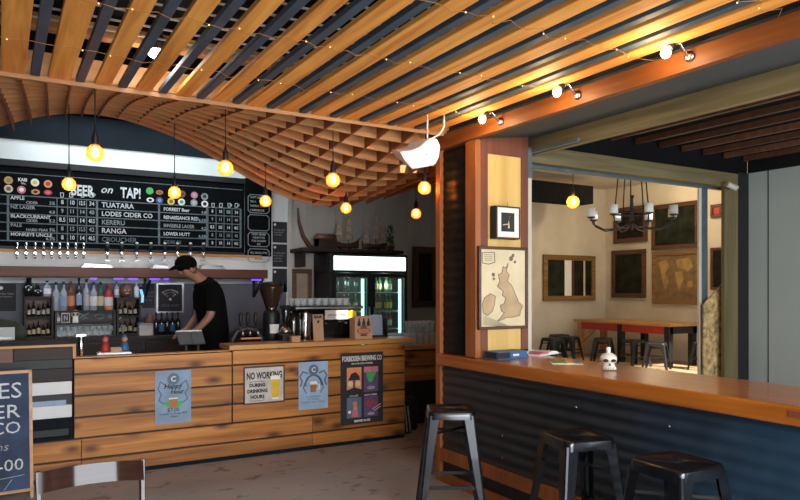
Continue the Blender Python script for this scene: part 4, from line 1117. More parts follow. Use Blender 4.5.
for xx in (-W/4, W/4):
    o = bpy.data.objects.new('fridge_lamp', l); C.objects.link(o); o.parent = fr; o.location = (xx, .1, h2-.12)
sets = [('g_amber', 'tin', 'amber'), ('g_green', 'tanmap', 'green'), ('g_green', 'yellow', 'green yellow-labelled')]
for r_, z in enumerate(SZ):
    for k in range(10):
        x = (-W/2+.11 + .085*k) if k < 5 else (.09 + .085*(k-5))
        body, lb, nm = sets[(r_ + (k >= 5)) % 3] if not (r_ == 0 and k < 5) else ('g_dark', None, 'dark')
        side = 'left' if k < 5 else 'right'; tier = ('top', 'second', 'third')[r_]
        bottle(cxr + x, YR+.16 + .05*(k % 2), .11+z, .235, .031, body, 'yellow' if (r_ + k) % 3 == 0 else 'chrome', lb, '%s bottle on the %s rack behind the %s fridge door' % (nm, tier, side), '%s rack, %s door of the fridge' % (tier, side))
# ---------------------------------------------------------------- on top of the fridge and the nook wall
zf = .11+H
xs_, _ = onY(312, 240, 8.6)
t = thing('plank_shelf', 'dark plank shelf carrying the model ships over the fridge', 'shelf', (cxr-.1, 8.6, zf+.02))
MB().use('darkwood').box(-.85, .70, -.2, .28, 0, .05).build('board', None, t, bevel=.004)
MB().use('darkwood').box(-.78, -.73, .0, .28, -.2, 0).box(.62, .67, -.05, .2, -.02, 0).build('bracket', None, t)
ZS = zf+.07
def ship(u, vt, L, masts, lab, back=8.6, turn=0):
    x, zt_ = onY(u, vt, back); t = thing('model_ship', lab, 'model ship', (x, back, ZS), turn)
    h = zt_-ZS
    m = MB().use('hull'); n = 9; rings = []
    for i in range(n):
        f = -1 + 2*i/(n-1); w_ = .055*math.sqrt(max(.02, 1-f*f*.92)); zz = .085 + .05*f*f
        rings.append([m.bm.verts.new((f*L, sy*w_*k_, z_)) for sy, k_, z_ in ((0, 0, .02), (-1, .8, .04), (-1, 1, zz), (1, 1, zz), (1, .8, .04))])
    for a_, c_ in zip(rings, rings[1:]):
        for i in range(5): m._f([a_[i], a_[(i+1) % 5], c_[(i+1) % 5], c_[i]])
    m._f(rings[0]); m._f(rings[-1][::-1]); m.build('hull', None, t)
    MB().use('darkwood').box(-L*.4, -L*.32, -.04, .04, 0, .04).box(L*.32, L*.4, -.04, .04, 0, .04).build('cradle', None, t)
    m = MB().use('hull')
    for fx, fh in masts: m.tube([(fx*L, 0, .06), (fx*L, 0, h*fh)], [.008, .004], 6)
    m.tube([(L*.85, 0, .12), (L*1.35, 0, .20)], [.008, .004], 6); m.build('mast', None, t)
    for fx, fh in masts:
        for k in range(3):
            z0 = h*fh*(.30+.22*k); s = L*.30*(1-.2*k); dz = h*fh*.18
            m = MB().use('sail'); cols = 5; g = []
            for i in range(cols):
                f = -1+2*i/(cols-1); bx_ = fx*L + .03*(1-f*f)
                g.append((m.bm.verts.new((bx_ + f*s, -.02-.03*(1-f*f), z0)), m.bm.verts.new((bx_ + f*s*.85, -.015-.015*(1-f*f), z0+dz))))
            for a_, c_ in zip(g, g[1:]): m._f([a_[0], c_[0], c_[1], a_[1]])
            m.build('sail', None, t, solid=.004)
    m = MB().use('hull')
    for fx, fh in masts:
        for sx_ in (-.5, .5): m.tube([(fx*L + sx_*L*.4, 0, .12), (fx*L, 0, h*fh*.95)], .0025, 4)
    m.build('rigging', None, t)
ship(345, 216, .21, ((-.45, .8), (.25, 1)), 'model sailing ship with a tall pale sail, left one over the fridge')
ship(374, 214, .19, ((-.7, .62), (.15, 1.05), (.7, .7)), 'three-masted model ship with stacked sails, right one over the fridge')
x, _ = onY(386.5, 240, 8.62); t = thing('dried_plant', 'dried brown plant in a small pot right of the model ships', 'plant', (x+.09, 8.66, ZS))
MB().use('brownwood').lathe([(.05, 0), (.065, .08), (.055, .085)], (0,0,0), 12).build('pot', None, t)
m = MB().use('leaf'); random.seed(3)
for k in range(70):
    a_ = random.uniform(0, 6.28); zz = random.uniform(.08, .36); rr = .085*(1-.6*(zz-.08)/.28)*random.uniform(.3, 1)
    p0 = Vector((rr*math.cos(a_), rr*math.sin(a_), zz)); m.bar(p0, p0 + Vector((random.uniform(-.03, .03), random.uniform(-.03, .03), random.uniform(.01, .05))), .022, .004, w2=.004)
m.tube([(0, 0, .05), (.005, 0, .2), (0, 0, .36)], [.01, .008, .003], 6)
m.build('foliage', None, t)
x, _ = onY(331, 235, 8.55); t = thing('wooden_chest', 'dark wooden chest on the plank shelf left of the ships', 'chest', (x-.06, 8.58, ZS))
MB().use('darkwood').box(-.14, .12, -.09, .09, 0, .14).build('body', None, t, bevel=.004); MB().use('brownwood').lathe([(.09, -.14), (.09, .12)], (0, 0, .12), 14, 'X').build('lid', None, t)
# long curved horn on the wall
pts = [onY(u, v, YB-.08) for u, v in ((298, 208), (299, 222), (303, 236), (310, 247), (318, 252.5), (326, 252))]
o = MB().use('frame').tube([(x, YB-.08, z) for x, z in pts], [.012, .022, .03, .036, .04, .045], 10).build('horn', None, None, True); tag(o, 'long curved dark horn mounted on the nook wall left of the ships', 'horn')
# small framed picture behind the coffee machine
def picture(name, lab, cat, corner0, corner1, plane, fixed, art='darkpic', fmat='frame', fw=.05, th=.04):
    if plane == 'Y':
        xa, za_ = onY(*corner0, fixed); xb, zb_ = onY(*corner1, fixed); root = thing(name, lab, cat, ((xa+xb)/2, fixed, min(za_, zb_))); w = abs(xb-xa)
    else:
        ya, za_ = onX(*corner0, fixed); yb, zb_ = onX(*corner1, fixed); root = thing(name, lab, cat, (fixed, (ya+yb)/2, min(za_, zb_)), R(-90)); w = abs(ya-yb)
    h = abs(za_-zb_)
    MB().use(fmat).box(-w/2, w/2, -th, 0, 0, fw).box(-w/2, w/2, -th, 0, h-fw, h).box(-w/2, -w/2+fw, -th, 0, fw, h-fw).box(w/2-fw, w/2, -th, 0, fw, h-fw).build('frame', None, root, bevel=.006)
    if art: MB().use(art).box(-w/2+fw, w/2-fw, -th*.45, -.002, fw, h-fw).build('canvas', None, root)
    return root, w, h
picture('picture_frame', 'small wooden framed panel on the nook wall behind the coffee machine', 'picture', (291.5, 269), (311, 303), 'Y', YB-.01, 'sail', 'brownwood', .06)
picture('picture_frame', 'large dark framed picture on the nook wall right of the fridge', 'picture', (412, 246.5), (436, 307), 'Y', YB-.01, 'darkpic', 'frame', .10)
# ================================================================ BARMAN
def skin_mesh(name, verts, edges, radii, parent, mat, root=0, sub=2, floor_=None):
    me = bpy.data.meshes.new(name); me.from_pydata([Vector(v) for v in verts], edges, []); me.update()
    o = bpy.data.objects.new(name, me); C.objects.link(o); o.parent = parent
    sk = o.modifiers.new('skin', 'SKIN'); sk.use_smooth_shade = True
    for i, r_ in enumerate(radii):
        d = me.skin_vertices[0].data[i]; d.radius = r_ if isinstance(r_, tuple) else (r_, r_); d.use_root = (i == root)
    s_ = o.modifiers.new('sub', 'SUBSURF'); s_.levels = sub; s_.render_levels = sub
    me.materials.append(M[mat]); return o
man = thing('person', 'person in black cap and black shirt bending over the till behind the bar', 'person', (1.80, 7.10, .11), 0)
class Sk:
    def __init__(s): s.v = []; s.e = []; s.r = []
    def add(s, p, r, link=None):
        s.v.append(p); s.r.append(r)
        if link is not None: s.e.append((link, len(s.v)-1))
        return len(s.v)-1
def dz(p): return (p[0]-1.78, p[1]-7.02, p[2]-.11)
b = Sk()
pel = b.add(dz((1.90, 7.02, 1.02)), (.10, .12))
sp = b.add(dz((1.90, 7.02, 1.22)), (.12, .14), pel)
ch = b.add(dz((1.86, 7.02, 1.45)), (.14, .17), sp)
nb_ = b.add(dz((1.765, 7.02, 1.635)), (.075, .08), ch)
nk = b.add(dz((1.70, 7.02, 1.69)), .056, nb_)
hd0 = b.add(dz((1.645, 7.01, 1.725)), .078, nk)
hd = b.add(dz((1.615, 7.00, 1.775)), .088, hd0)
ht = b.add(dz((1.60, 7.00, 1.835)), .07, hd)
ns = b.add(dz((1.53, 6.99, 1.715)), .016, hd0)
for s in (-1, 1):
    hip = b.add(dz((1.90, 7.02+s*.10, .95)), .075, pel); kn = b.add(dz((1.87, 7.02+s*.13, .60)), .062, hip)
    an = b.add(dz((1.92, 7.02+s*.14, .20)), .042, kn); b.add(dz((1.80, 7.02+s*.15, .15)), .035, an)
    sh_ = b.add(dz((1.83, 7.02+s*.20, 1.56)), .065, ch); el = b.add(dz((1.80, 7.02+s*.25, 1.28)), .045, sh_)
    wr = b.add(dz((1.67, 7.02+s*.18, 1.13)), .030, el); pm = b.add(dz((1.61, 7.02+s*.16, 1.10)), .036, wr)
    for k in range(4):
        f1 = b.add(dz((1.555, 7.02+s*.15+(k-1.5)*.021, 1.080)), .0095, pm)
        f2 = b.add(dz((1.525+.006*abs(k-1.2), 7.02+s*.15+(k-1.5)*.022, 1.058)), .0088, f1)
        b.add(dz((1.512+.008*abs(k-1.2), 7.02+s*.15+(k-1.5)*.022, 1.035)), .0080, f2)
    t1 = b.add(dz((1.60, 7.02+s*.105, 1.085)), .011, pm); b.add(dz((1.565, 7.02+s*.085, 1.06)), .009, t1)
skin_mesh('body', b.v, b.e, b.r, man, 'skin')
# shirt: torso and short sleeves
b = Sk()
p0 = b.add(dz((1.905, 7.02, .86)), (.18, .21)); p1 = b.add(dz((1.905, 7.02, 1.20)), (.155, .185), p0); p2 = b.add(dz((1.875, 7.02, 1.42)), (.17, .20), p1); p3 = b.add(dz((1.80, 7.02, 1.59)), (.125, .15), p2); b.add(dz((1.755, 7.02, 1.65)), (.08, .085), p3)
for s in (-1, 1):
    q = b.add(dz((1.83, 7.02+s*.20, 1.555)), .088, p2); b.add(dz((1.80, 7.02+s*.25, 1.30)), .070, q)
skin_mesh('shirt', b.v, b.e, b.r, man, 'shirt')
b = Sk(); p0 = b.add(dz((1.90, 7.02, 1.08)), (.15, .175))
for s in (-1, 1):
    hip = b.add(dz((1.90, 7.02+s*.10, .90)), .115, p0); kn = b.add(dz((1.87, 7.02+s*.13, .60)), .082, hip); b.add(dz((1.92, 7.02+s*.14, .22)), .068, kn)
skin_mesh('trousers', b.v, b.e, b.r, man, 'jeans')
for s in (-1, 1): MB().use('black').ball((.05, s*.15, .045), .055, 10, (2.3, .85, .8)).build('shoe', None, man)
m = MB().use('shirt').ball((0, 0, 0), .106, 14, (1.05, .95, .86)); bmesh.ops.translate(m.bm, vec=(-.172, -.02, 1.695), verts=m.bm.verts)
m.poly([(-.325, 1.625), (-.315, 1.65), (-.24, 1.70), (-.20, 1.665)], -.10, .06); m.build('cap', None, man, smooth=True)
for s in (-1, 1):
    MB().use('inkblack').ball((-.232, -.025+s*.032, 1.645), .010, 6).build('eye', None, man)
    MB().use('skin').ball((-.135, -.015+s*.084, 1.635), .022, 8, (.8, .45, 1.2)).build('ear', None, man)
MB().use('brownwood').ball((-.105, -.02, 1.635), .074, 10, (.7, 1, .8)).build('hair', None, man)

# ================================================================ PENDANT BULBS
def pendant(name_lab, u, v, Y, ztop, r=.054):
    x, z = onY(u, v, Y); t = thing('pendant_bulb', name_lab, 'pendant lamp', (x, Y, z-r), 0)
    MB().use('black').tube([(0, 0, r*2+.10), (0, 0, ztop-(z-r))], .004, 6).build('cord', None, t)
    MB().use('black').lathe([(.020, r*2-.012), (.022, r*2+.0), (.020, r*2+.05), (.010, r*2+.075), (.005, r*2+.10)], (0,0,0), 12).build('socket', None, t)
    g = MB().use('g_bulb').lathe([(.003, 0), (r*.55, r*.12), (r*.9, r*.45), (r, r*.95), (r*.9, r*1.4), (r*.62, r*1.75), (.020, r*2.0), (.018, r*2+.01)], (0,0,0), 18).build('bulb', None, t)
    f = MB().use('filament').tube([(0, 0, r*1.75), (-.012, 0, r*1.4), (-.016, 0, r*.7), (0, .006, r*.55), (.016, 0, r*.7), (.012, 0, r*1.4), (0, 0, r*1.7)], .010, 6).build('filament', None, g)
    l = bpy.data.lights.new('bulb_light', 'POINT'); l.energy = 2.6; l.color = (1, .60, .24); l.shadow_soft_size = .03
    o = bpy.data.objects.new('bulb_light', l); C.objects.link(o); o.parent = t; o.location = (0, 0, r*.9)
    return t
ords = ('first', 'second', 'third', 'fourth', 'fifth')
for i, (u, v) in enumerate(((95, 153), (225.5, 168), (333, 180), (424.5, 188))):
    x, _ = onY(u, v, Y0+.233)
    pendant('clear amber pendant bulb in the nearer row, %s from the left' % ords[i] if i < 3 else 'clear amber pendant bulb in the nearer row, right against the timber post', u, v, Y0+.233, zs(x, Y0+.233)+.05)
for i, (u, v) in enumerate(((69, 184), (174.5, 192.5), (265.5, 201), (346, 208), (416, 213.5))):
    x, _ = onY(u, v, Y0+.233*7)
    pendant('clear amber pendant bulb in the farther row over the bar, %s from the left' % ords[i], u, v, Y0+.233*7, zs(x, Y0+.233*7)+.05)

# spot bulbs on brackets along the red beam
for u, v, lab in ((683, 53, 'bare spot bulb on the red beam, nearest the camera'), (571, 91.5, 'bare spot bulb on the red beam, the middle one of three'), (494, 118, 'bare spot bulb on the red beam, farthest from the camera')):
    y, z = onX(u+7, v+4, 3.02); t = thing('spot_lamp', lab, 'lamp', (3.02, y, z), 0)
    MB().use('steel').lathe([(.028, 0), (.028, .012), (.012, .02)], (0, 0, 0), 12, 'X').build('base', None, t).rotation_euler = (0, R(180), 0)
    MB().use('chrome').tube([(-.015, 0, 0), (-.05, 0, .03), (-.075, .0, .055), (-.10, .02, .05)], .007, 8).build('arm', None, t)
    MB().use('black').tube([(-.10, .02, .055), (-.118, .03, .035)], [.016, .02], 10).build('socket', None, t)
    MB().use('spotglow').ball((-.134, .040, .010), .025, 10, (1, 1, 1.15)).build('bulb', None, t)
    l = bpy.data.lights.new('spot_light', 'POINT'); l.energy = 5; l.color = (1, .70, .36); l.shadow_soft_size = .035
    o = bpy.data.objects.new('spot_light', l); C.objects.link(o); o.parent = t; o.location = (-.20, .07, -.06)
# flood lamp above the slats
x, y = onZ(157.5, 48, 2.96)
t = thing('flood_lamp', 'round white flood lamp glowing above the ceiling slats', 'lamp', (x, y, 2.93))
MB().use('flood').ball((0, 0, 0), .055, 10, (1, 1, .6)).build('bulb', None, t)
MB().use('black').lathe([(.06, .01), (.065, .05), (.03, .10), (.03, .19)], (0,0,0), 14).build('housing', None, t)
l = bpy.data.lights.new('flood_light', 'POINT'); l.energy = 4; l.shadow_soft_size = .06; l.color = (1, .95, .85)
o = bpy.data.objects.new('flood_light', l); C.objects.link(o); o.parent = t; o.location = (0, 0, -.06)

# fairy lights across the slats
random.seed(5)
for i, (y0, lab) in enumerate(((1.75, 'string of fairy lights tacked under the slats, nearest the camera'), (2.45, 'string of fairy lights tacked under the slats, second from the camera'), (3.15, 'string of fairy lights tacked under the slats, third from the camera'), (3.85, 'string of fairy lights tacked under the slats, closest to the lattice'))):
    t = thing('fairy_lights', lab, 'string lights', (1.2, y0, 2.77))
    pts = []; bl = []
    for k in range(-4, 12):
        xa = .313 + PITCH*k - .05
        if xa > 2.9: break
        pts += [(xa-1.2, random.uniform(-.03, .03), .006), (xa+.05-1.2, random.uniform(-.05, .05), .004), (xa+.10-1.2, random.uniform(-.03, .03), .006), (xa+.165-1.2, random.uniform(-.05, .05), -.002)]
        bl += [pts[-4 if k % 2 else -2]]
    MB().use('tapwood').tube(pts, .0014, 4).build('wire', None, t)
    m = MB().use('tinybulb')
    for p_ in bl: m.ball((p_[0], p_[1], p_[2]-.004), .0038, 4)
    m.build('bulbs', None, t)

# white loudspeaker under the ceiling by the post
sp = thing('loudspeaker', 'white wedge loudspeaker hung below the ceiling beside the timber post', 'loudspeaker', (0, 0, 0))
Yv = 3.95
pf = [(399.5, 151.5), (411, 150.5), (420, 146.5), (427, 140), (432, 137.5), (437.5, 139), (440.5, 146), (439.5, 157), (436, 164), (428, 167), (412.5, 169.5), (405, 161)]
fx = [onY(u, v, Yv) for u, v in pf]
cx_, cz_ = sum(p[0] for p in fx)/len(fx), sum(p[1] for p in fx)/len(fx)
sp.location = (cx_, Yv, cz_-.1); sp.rotation_euler = (0, 0, 0)
m = MB().use('speakerside'); F = [(x-cx_, z-cz_+.1) for x, z in fx]
f_ = [m.bm.verts.new((x, 0, z)) for x, z in F]; g_ = [m.bm.verts.new((x*.70-.03, .17, (z-.1)*.60+.14)) for x, z in F]
m._f(f_); m._f(g_[::-1])
for k in range(len(F)): m._f([f_[k], f_[(k+1) % len(F)], g_[(k+1) % len(F)], g_[k]])
m.build('case', None, sp, bevel=.008)
MB().use('speaker').poly([(x*.93, (z-.1)*.93+.1) for x, z in F], -.006, .0).build('grille', None, sp, bevel=.002)
MB().use('inkblack').bar((.005, -.007, .095), (.022, -.007, .08), .006, .003).build('emblem', None, sp)
px_, pz_ = onY(434, 138, Yv); qx, qz = onY(447, 126, Yv)
MB().use('speaker').tube([(px_-cx_, .03, pz_-cz_+.1), ((px_+qx)/2-cx_+.01, .03, (pz_+qz)/2-cz_+.09), (qx-cx_, .04, qz-cz_+.1), (qx-cx_+.01, .05, 2.78-cz_+.1)], .006, 6).build('cable', None, sp)
MB().use('speaker').tube([(.09, .10, .16), (.09, .10, 2.78-cz_+.1)], .006, 8).build('bracket', None, sp)

# ================================================================ COUNTER AND ITS THINGS
ct = thing('counter_top', 'long thick varnished timber counter top running along the opening', 'counter top', (3.34, 2, .943))
MB().use('counter').box(3.02, 3.665, -1.2, 4.575, .943, 1.033).build('slab', None, ct, True, bevel=.010)
y, _ = onX(797, 408, 3.02)
MB().use('redframe').box(3.015, 3.03, y-.05, y+.035, .985, 1.012).build('patch', None, ct, True)

def atc(u, v, z=ZC): return onZ(u, v, z)
# blue box at the pillar foot
x0_, y0_ = atc(497, 354)
t = thing('card_box', 'blue cardboard box on the counter against the pillar foot', 'box', (3.27, 4.0, ZC), R(4))
MB().use('bluebox').box(-.15, .15, -.075, .075, 0, .055).build('box', None, t, bevel=.003)
MB().use('inkblack').box(-.15, -.03, -.077, -.075, .008, .05).box(-.152, -.15, -.06, .06, .008, .05).use('paper').box(.0, .06, -.077, -.075, .02, .035).build('print', None, t)
for k in (0, 1):
    o = MB().use('black').tube([(3.44+.05*k, 3.98, ZC), (3.44+.05*k, 3.98, ZC+.055)], .018, 10).use('paper').lathe([(.0185, .02), (.0185, .04)], (3.44+.05*k, 3.98, ZC), 10, cap=False).build('film_pot', None, None, True)
    o.location.y = 4.03; o.location.z = ZC
    tag(o, ('black lidded pot with a pale band behind the magazine, left one', 'black lidded pot with a pale band behind the magazine, right one')[k], 'pot')
x, y = atc(527, 353)
t = thing('magazine', 'stack of open white magazines lying by the pillar on the counter', 'magazine', (x, y-.12, ZC), R(20))
MB().use('paper').box(-.16, .16, -.11, .11, 0, .012).build('pages', None, t, bevel=.002)
MB().use('pink').poly([(-.15, .012), (-.005, .012), (-.005, .022), (-.08, .03), (-.15, .018)], -.10, .10).use('poster_blue').box(-.14, -.02, -.09, .0, .0225, .0226).build('cover', None, t)
MB().use('paper').poly([(.005, .012), (.155, .012), (.155, .018), (.08, .028), (.005, .022)], -.10, .10).build('page', None, t)
x, y = atc(566, 363)
t = thing('leaflet', 'green and yellow leaflet lying on the counter left of the skull', 'leaflet', (x, y, ZC), R(-35))
MB().use('paper').box(-.105, .105, -.075, .075, 0, .004).build('sheet', None, t)
MB().use('green').box(-.10, .0, -.07, .07, .004, .0048).use('yellow').box(.0, .05, -.07, .07, .004, .0048).use('bluebox').box(.05, .10, -.07, .07, .004, .0048).build('picture', None, t)
# ceramic skull candle
x, y = atc(608.5, 370)
t = thing('skull_ornament', 'white ceramic skull with a candle stub standing on the varnished counter', 'ornament', (x, y, ZC), R(-38))
t.scale = (1.38, 1.38, 1.15)
m = MB().use('bone').ball((0, .004, .062), .040, 14, (.98, 1.05, .88)).ball((0, -.006, .024), .030, 10, (.95, .95, .8))
m.box(-.028, .028, -.035, .01, .005, .022).build('skull', None, t, smooth=True)
m = MB().use('inkblack')
for s in (-1, 1): m.ball((s*.016, -.033, .056), .0115, 8, (1.1, .7, .8))
m.poly([(-.005, .030), (.005, .030), (0, .042)], -.042, -.03); m.build('eye_socket', None, t)
m = MB().use('mapdark')
for k in range(6): m.box(-.022+.0075*k, -.0205+.0075*k, -.0365, -.03, .008, .02)
m.build('teeth', None, t)
MB().use('paper').lathe([(.010, .09), (.010, .125), (.004, .128)], (0, .004, 0), 10).build('candle', None, t)

# framed things on the pillar
t, w, h = picture('picture_frame', 'tall framed map of islands hung on the timber pillar', 'framed map', (477, 246), (526, 328), 'Y', 4.08, 'tanmap', 'frame', .022, .03)
isl = [(.60,.80),(.55,.74),(.50,.76),(.47,.68),(.40,.66),(.43,.58),(.38,.52),(.44,.49),(.50,.46),(.48,.41),(.55,.38),(.52,.31),(.44,.29),(.46,.22),(.52,.20),(.45,.14),(.38,.10),(.46,.11),(.56,.14),(.70,.14),(.84,.16),(.86,.22),(.90,.28),(.82,.32),(.78,.38),(.72,.46),(.66,.54),(.58,.58),(.62,.66),(.56,.70)]
ire = [(.10,.20),(.08,.30),(.12,.38),(.24,.43),(.34,.40),(.32,.30),(.28,.22),(.18,.17)]
m = MB()
for pl in (isl, ire):
    P_ = [((px-.5)*w, pz*h) for px, pz in pl]
    m.use('mapink').poly(P_, -.0155, -.012); m.use('mapdark').stroke(P_ + [P_[0]], .005, -.0165, -.012)
m.use('mapink')
for a_, b__, s_ in ((.66, .86, .02), (.70, .90, .014), (.30, .66, .016), (.31, .61, .012), (.74, .82, .012)): m.use('mapdark').disc((a_-.5)*w, b__*h, s_, -.0155, -.012, 7)
m.build('islands', None, t)
m = MB().use('mapdark')
cx0 = (-.30*w, .86*h); m.stroke([(-.42*w, .80*h), (-.42*w, .92*h), (-.18*w, .93*h), (-.17*w, .81*h), (-.30*w, .785*h), (-.42*w, .80*h)], .006, -.0155, -.012)
for k in range(4): m.box(-.38*w, -.22*w, -.0155, -.012, (.83+.022*k)*h, (.835+.022*k)*h)
for k in range(12): m.stroke([(-.40*w, (.06+.01*k)*h), (-.1*w + .02*k*w, (.035)*h)], .0016, -.0152, -.012)
m.build('cartouche', None, t)
x0, z0 = onY(490.5, 239.5, 4.08); x1, z1 = onY(520, 205, 4.08)
t, w, h = picture('picture_frame', 'small deep black box frame with white mount above the island map', 'picture', (495.5, 205.5), (519.5, 239.5), 'Y', 4.02, 'paper', 'frame', .012, .015)
o_ = MB().use('inkblack').box(-w/2-.002, w/2, 0, .06, 0, h).build('box', None, t)
MB().use('inkblack').box(-w*.29, w*.25, -.009, -.0065, h*.22, h*.80).build('plate', None, t, bevel=.0)
m = MB().use('tanmap').poly([(-w*.02, h*.32), (w*.05, h*.33), (w*.03, h*.5), (-.0, h*.55)], -.011, -.009).stroke([(-w*.22, h*.42), (-w*.02, h*.45)], .006, -.011, -.009).use('mapdark').stroke([(w*.02, h*.5), (w*.04, h*.66), (w*.08, h*.7)], .004, -.011, -.009)
m.build('motif', None, t)
MB().use('steel').tube([(0, 0, h), (0, .0, h+.03)], .004, 6).build('hook', None, t)

# ================================================================ STOOLS
def stool(label, loc, rz, H=.76, top=.15, foot=.215, mat='gunmetal', group=None):
    t = thing('bar_stool', label, 'stool', loc, rz, group)
    def rsq(r, c, z, n=5):
        out = []
        for qx, qy, a0 in ((1,1,0), (-1,1,90), (-1,-1,180), (1,-1,270)):
            for k in range(n+1):
                a = R(a0 + 90*k/n); out.append((qx*(r-c)+c*math.cos(a), qy*(r-c)+c*math.sin(a), z))
        return out
    m = MB().use(mat)
    rings = [rsq(top*1.05, .045, H-.055), rsq(top*1.02, .045, H-.012), rsq(top*.97, .04, H), rsq(top*.90, .035, H-.004)]
    R_ = [[m.bm.verts.new(p) for p in r_] for r_ in rings]; n = len(R_[0])
    for a_, c_ in zip(R_, R_[1:]):
        for k in range(n): m._f([a_[k], a_[(k+1) % n], c_[(k+1) % n], c_[k]])
    hole = [(.045*math.cos(2*math.pi*k/n+R(8)), .016*math.sin(2*math.pi*k/n+R(8)), H-.006) for k in range(n)]
    hv = [m.bm.verts.new(p) for p in hole]; hv2 = [m.bm.verts.new((p[0], p[1], H-.03)) for p in hole]
    for k in range(n):
        m._f([R_[-1][k], R_[-1][(k+1) % n], hv[(k+1) % n], hv[k]]); m._f([hv[k], hv[(k+1) % n], hv2[(k+1) % n], hv2[k]])
    s = m.build('seat', None, t, smooth=True)
    for sx_, sy_ in ((1,1), (-1,1), (-1,-1), (1,-1)):
        m = MB().use(mat)
        a = (sx_*(top*.90), sy_*(top*.90), H-.03); b_2 = (sx_*foot, sy_*foot, .012)
        prof = []
        for (px, py, pz), wd in ((a, .072), (b_2, .034)):     # L-shaped channel with a rolled corner
            th = .004
            q = [(0, -wd), (0, -.014), (-.004, -.004), (-.014, 0), (-wd, 0), (-wd, -th), (-.016, -th), (-.008, -.008), (-th, -.016), (-th, -wd)]
            prof.append([m.bm.verts.new((px + sx_*(qx+.016), py + sy_*(qy+.016), pz)) for qx, qy in q])
        for k in range(10): m._f([prof[0][k], prof[0][(k+1) % 10], prof[1][(k+1) % 10], prof[1][k]])
        m._f(prof[0]); m._f(prof[1][::-1])
        lg = m.build('leg', None, t)
        MB().use('black').box(b_2[0]-.02, b_2[0]+.02, b_2[1]-.02, b_2[1]+.02, 0, .014).build('foot_pad', None, lg, bevel=.003)
    def at(z): k = (H-.03-z)/(H-.042); return top*.9 + (foot-top*.9)*k
    for z, ax in ((H*.36, 0), (H*.46, 1)):
        r_ = at(z)-.004
        for s_ in (-1, 1):
            a, c_ = ((-r_, s_*r_, z), (r_, s_*r_, z)) if ax == 0 else ((s_*r_, -r_, z), (s_*r_, r_, z))
            MB().use(mat).bar(a, c_, .006, .022).build('crossbar', None, t)
    m = MB().use(mat)
    for s_ in (-1, 1): m.bar((s_*at(H*.62), -at(H*.62)+.02, H*.60), (s_*top*.8, -top*.8, H-.06), .004, .018)
    r2 = at(H*.80)-.006
    m.bar((-r2, -r2, H*.80), (r2, r2, H*.80), .004, .016).bar((-r2, r2, H*.80-.006), (r2, -r2, H*.80-.006), .004, .016)
    m.build('brace', None, t)
    return t
def seat_at(u, v, H=.74): return onZ(u, v, H)
x, y = seat_at(450, 408, .755); stool('dark gunmetal bar stool standing nearest the timber post', (x, y, 0), R(-30))
x, y = seat_at(577, 435, .755); stool('dark gunmetal bar stool in the middle of the three at the corrugated counter', (x, y, 0), R(-14))
x, y = seat_at(677, 461.5, .755); stool('dark gunmetal bar stool closest to the camera, nearest the right picture edge', (x, y, 0), R(-3))

# ================================================================ FRONT CHAIR
cx, cy = onZ(93, 471, .782)
t = thing('cafe_chair', 'dark varnished wooden chair with a curved top rail in front of the bar', 'chair', (cx, cy, 0), R(181))
m = MB().use('chairwood'); n = 30; g = []
for i in range(n+1):
    f = -1+2*i/n; x = f*.205; y = .002 - .036*(1-f*f)
    zt_ = .795 + .004*(1-f*f); zb_ = .715 + .006*(1-f*f)
    g.append(((x, y-.042, zt_), (x, y-.020, zt_+.002), (x, y+.0, zb_), (x, y-.022, zb_-.002)))
for k in range(4):                                # each long face keeps its own vertices so it shades as one smooth bend
    st = [(m.bm.verts.new(p[k]), m.bm.verts.new(p[(k+1) % 4])) for p in g]
    for a_, c_ in zip(st, st[1:]): m._f([a_[0], a_[1], c_[1], c_[0]])
for e_ in (g[0], g[-1]): m._f([m.bm.verts.new(p) for p in e_])
m.build('top_rail', None, t, smooth=True)
for s in (-1, 1):
    MB().use('chairwood').bar((s*.205, -.04, .80), (s*.193, .03, .44), .022, .035).bar((s*.195, .03, .44), (s*.185, -.03, 0), .028, .035, w2=.024, d2=.028).build('back_post', None, t, bevel=.004)
    MB().use('chairwood').bar((s*.19, .40, .44), (s*.20, .42, 0), .032, .032, w2=.024, d2=.024).build('leg', None, t, bevel=.004)
    MB().use('chairwood').bar((s*.187, .0, .2), (s*.196, .41, .2), .018, .022).build('stretcher', None, t)
m = MB().use('chairwood')
pr = [(.21*math.copysign(abs(math.cos(a))**.5, math.cos(a)), .21+.215*math.copysign(abs(math.sin(a))**.5, math.sin(a))) for a in [2*math.pi*k/28 for k in range(28)]]
a_ = [m.bm.verts.new((x, y, .435)) for x, y in pr]; c_ = [m.bm.verts.new((x, y, .462)) for x, y in pr]
m._f(a_[::-1]); m._f(c_)
for k in range(28): m._f([a_[k], a_[(k+1) % 28], c_[(k+1) % 28], c_[k]])
m.build('seat', None, t, bevel=.006)
MB().use('chairwood').bar((-.2, .012, .60), (.2, .012, .60), .02, .05).build('back_slat', None, t, bevel=.003)
MB().use('chairwood').box(-.185, .185, .40, .42, .39, .435).box(-.185, .185, .02, .04, .39, .435).build('apron', None, t)
# ================================================================ SECOND ROOM
ZF = .23
XW, YW = 10.8, 10.0
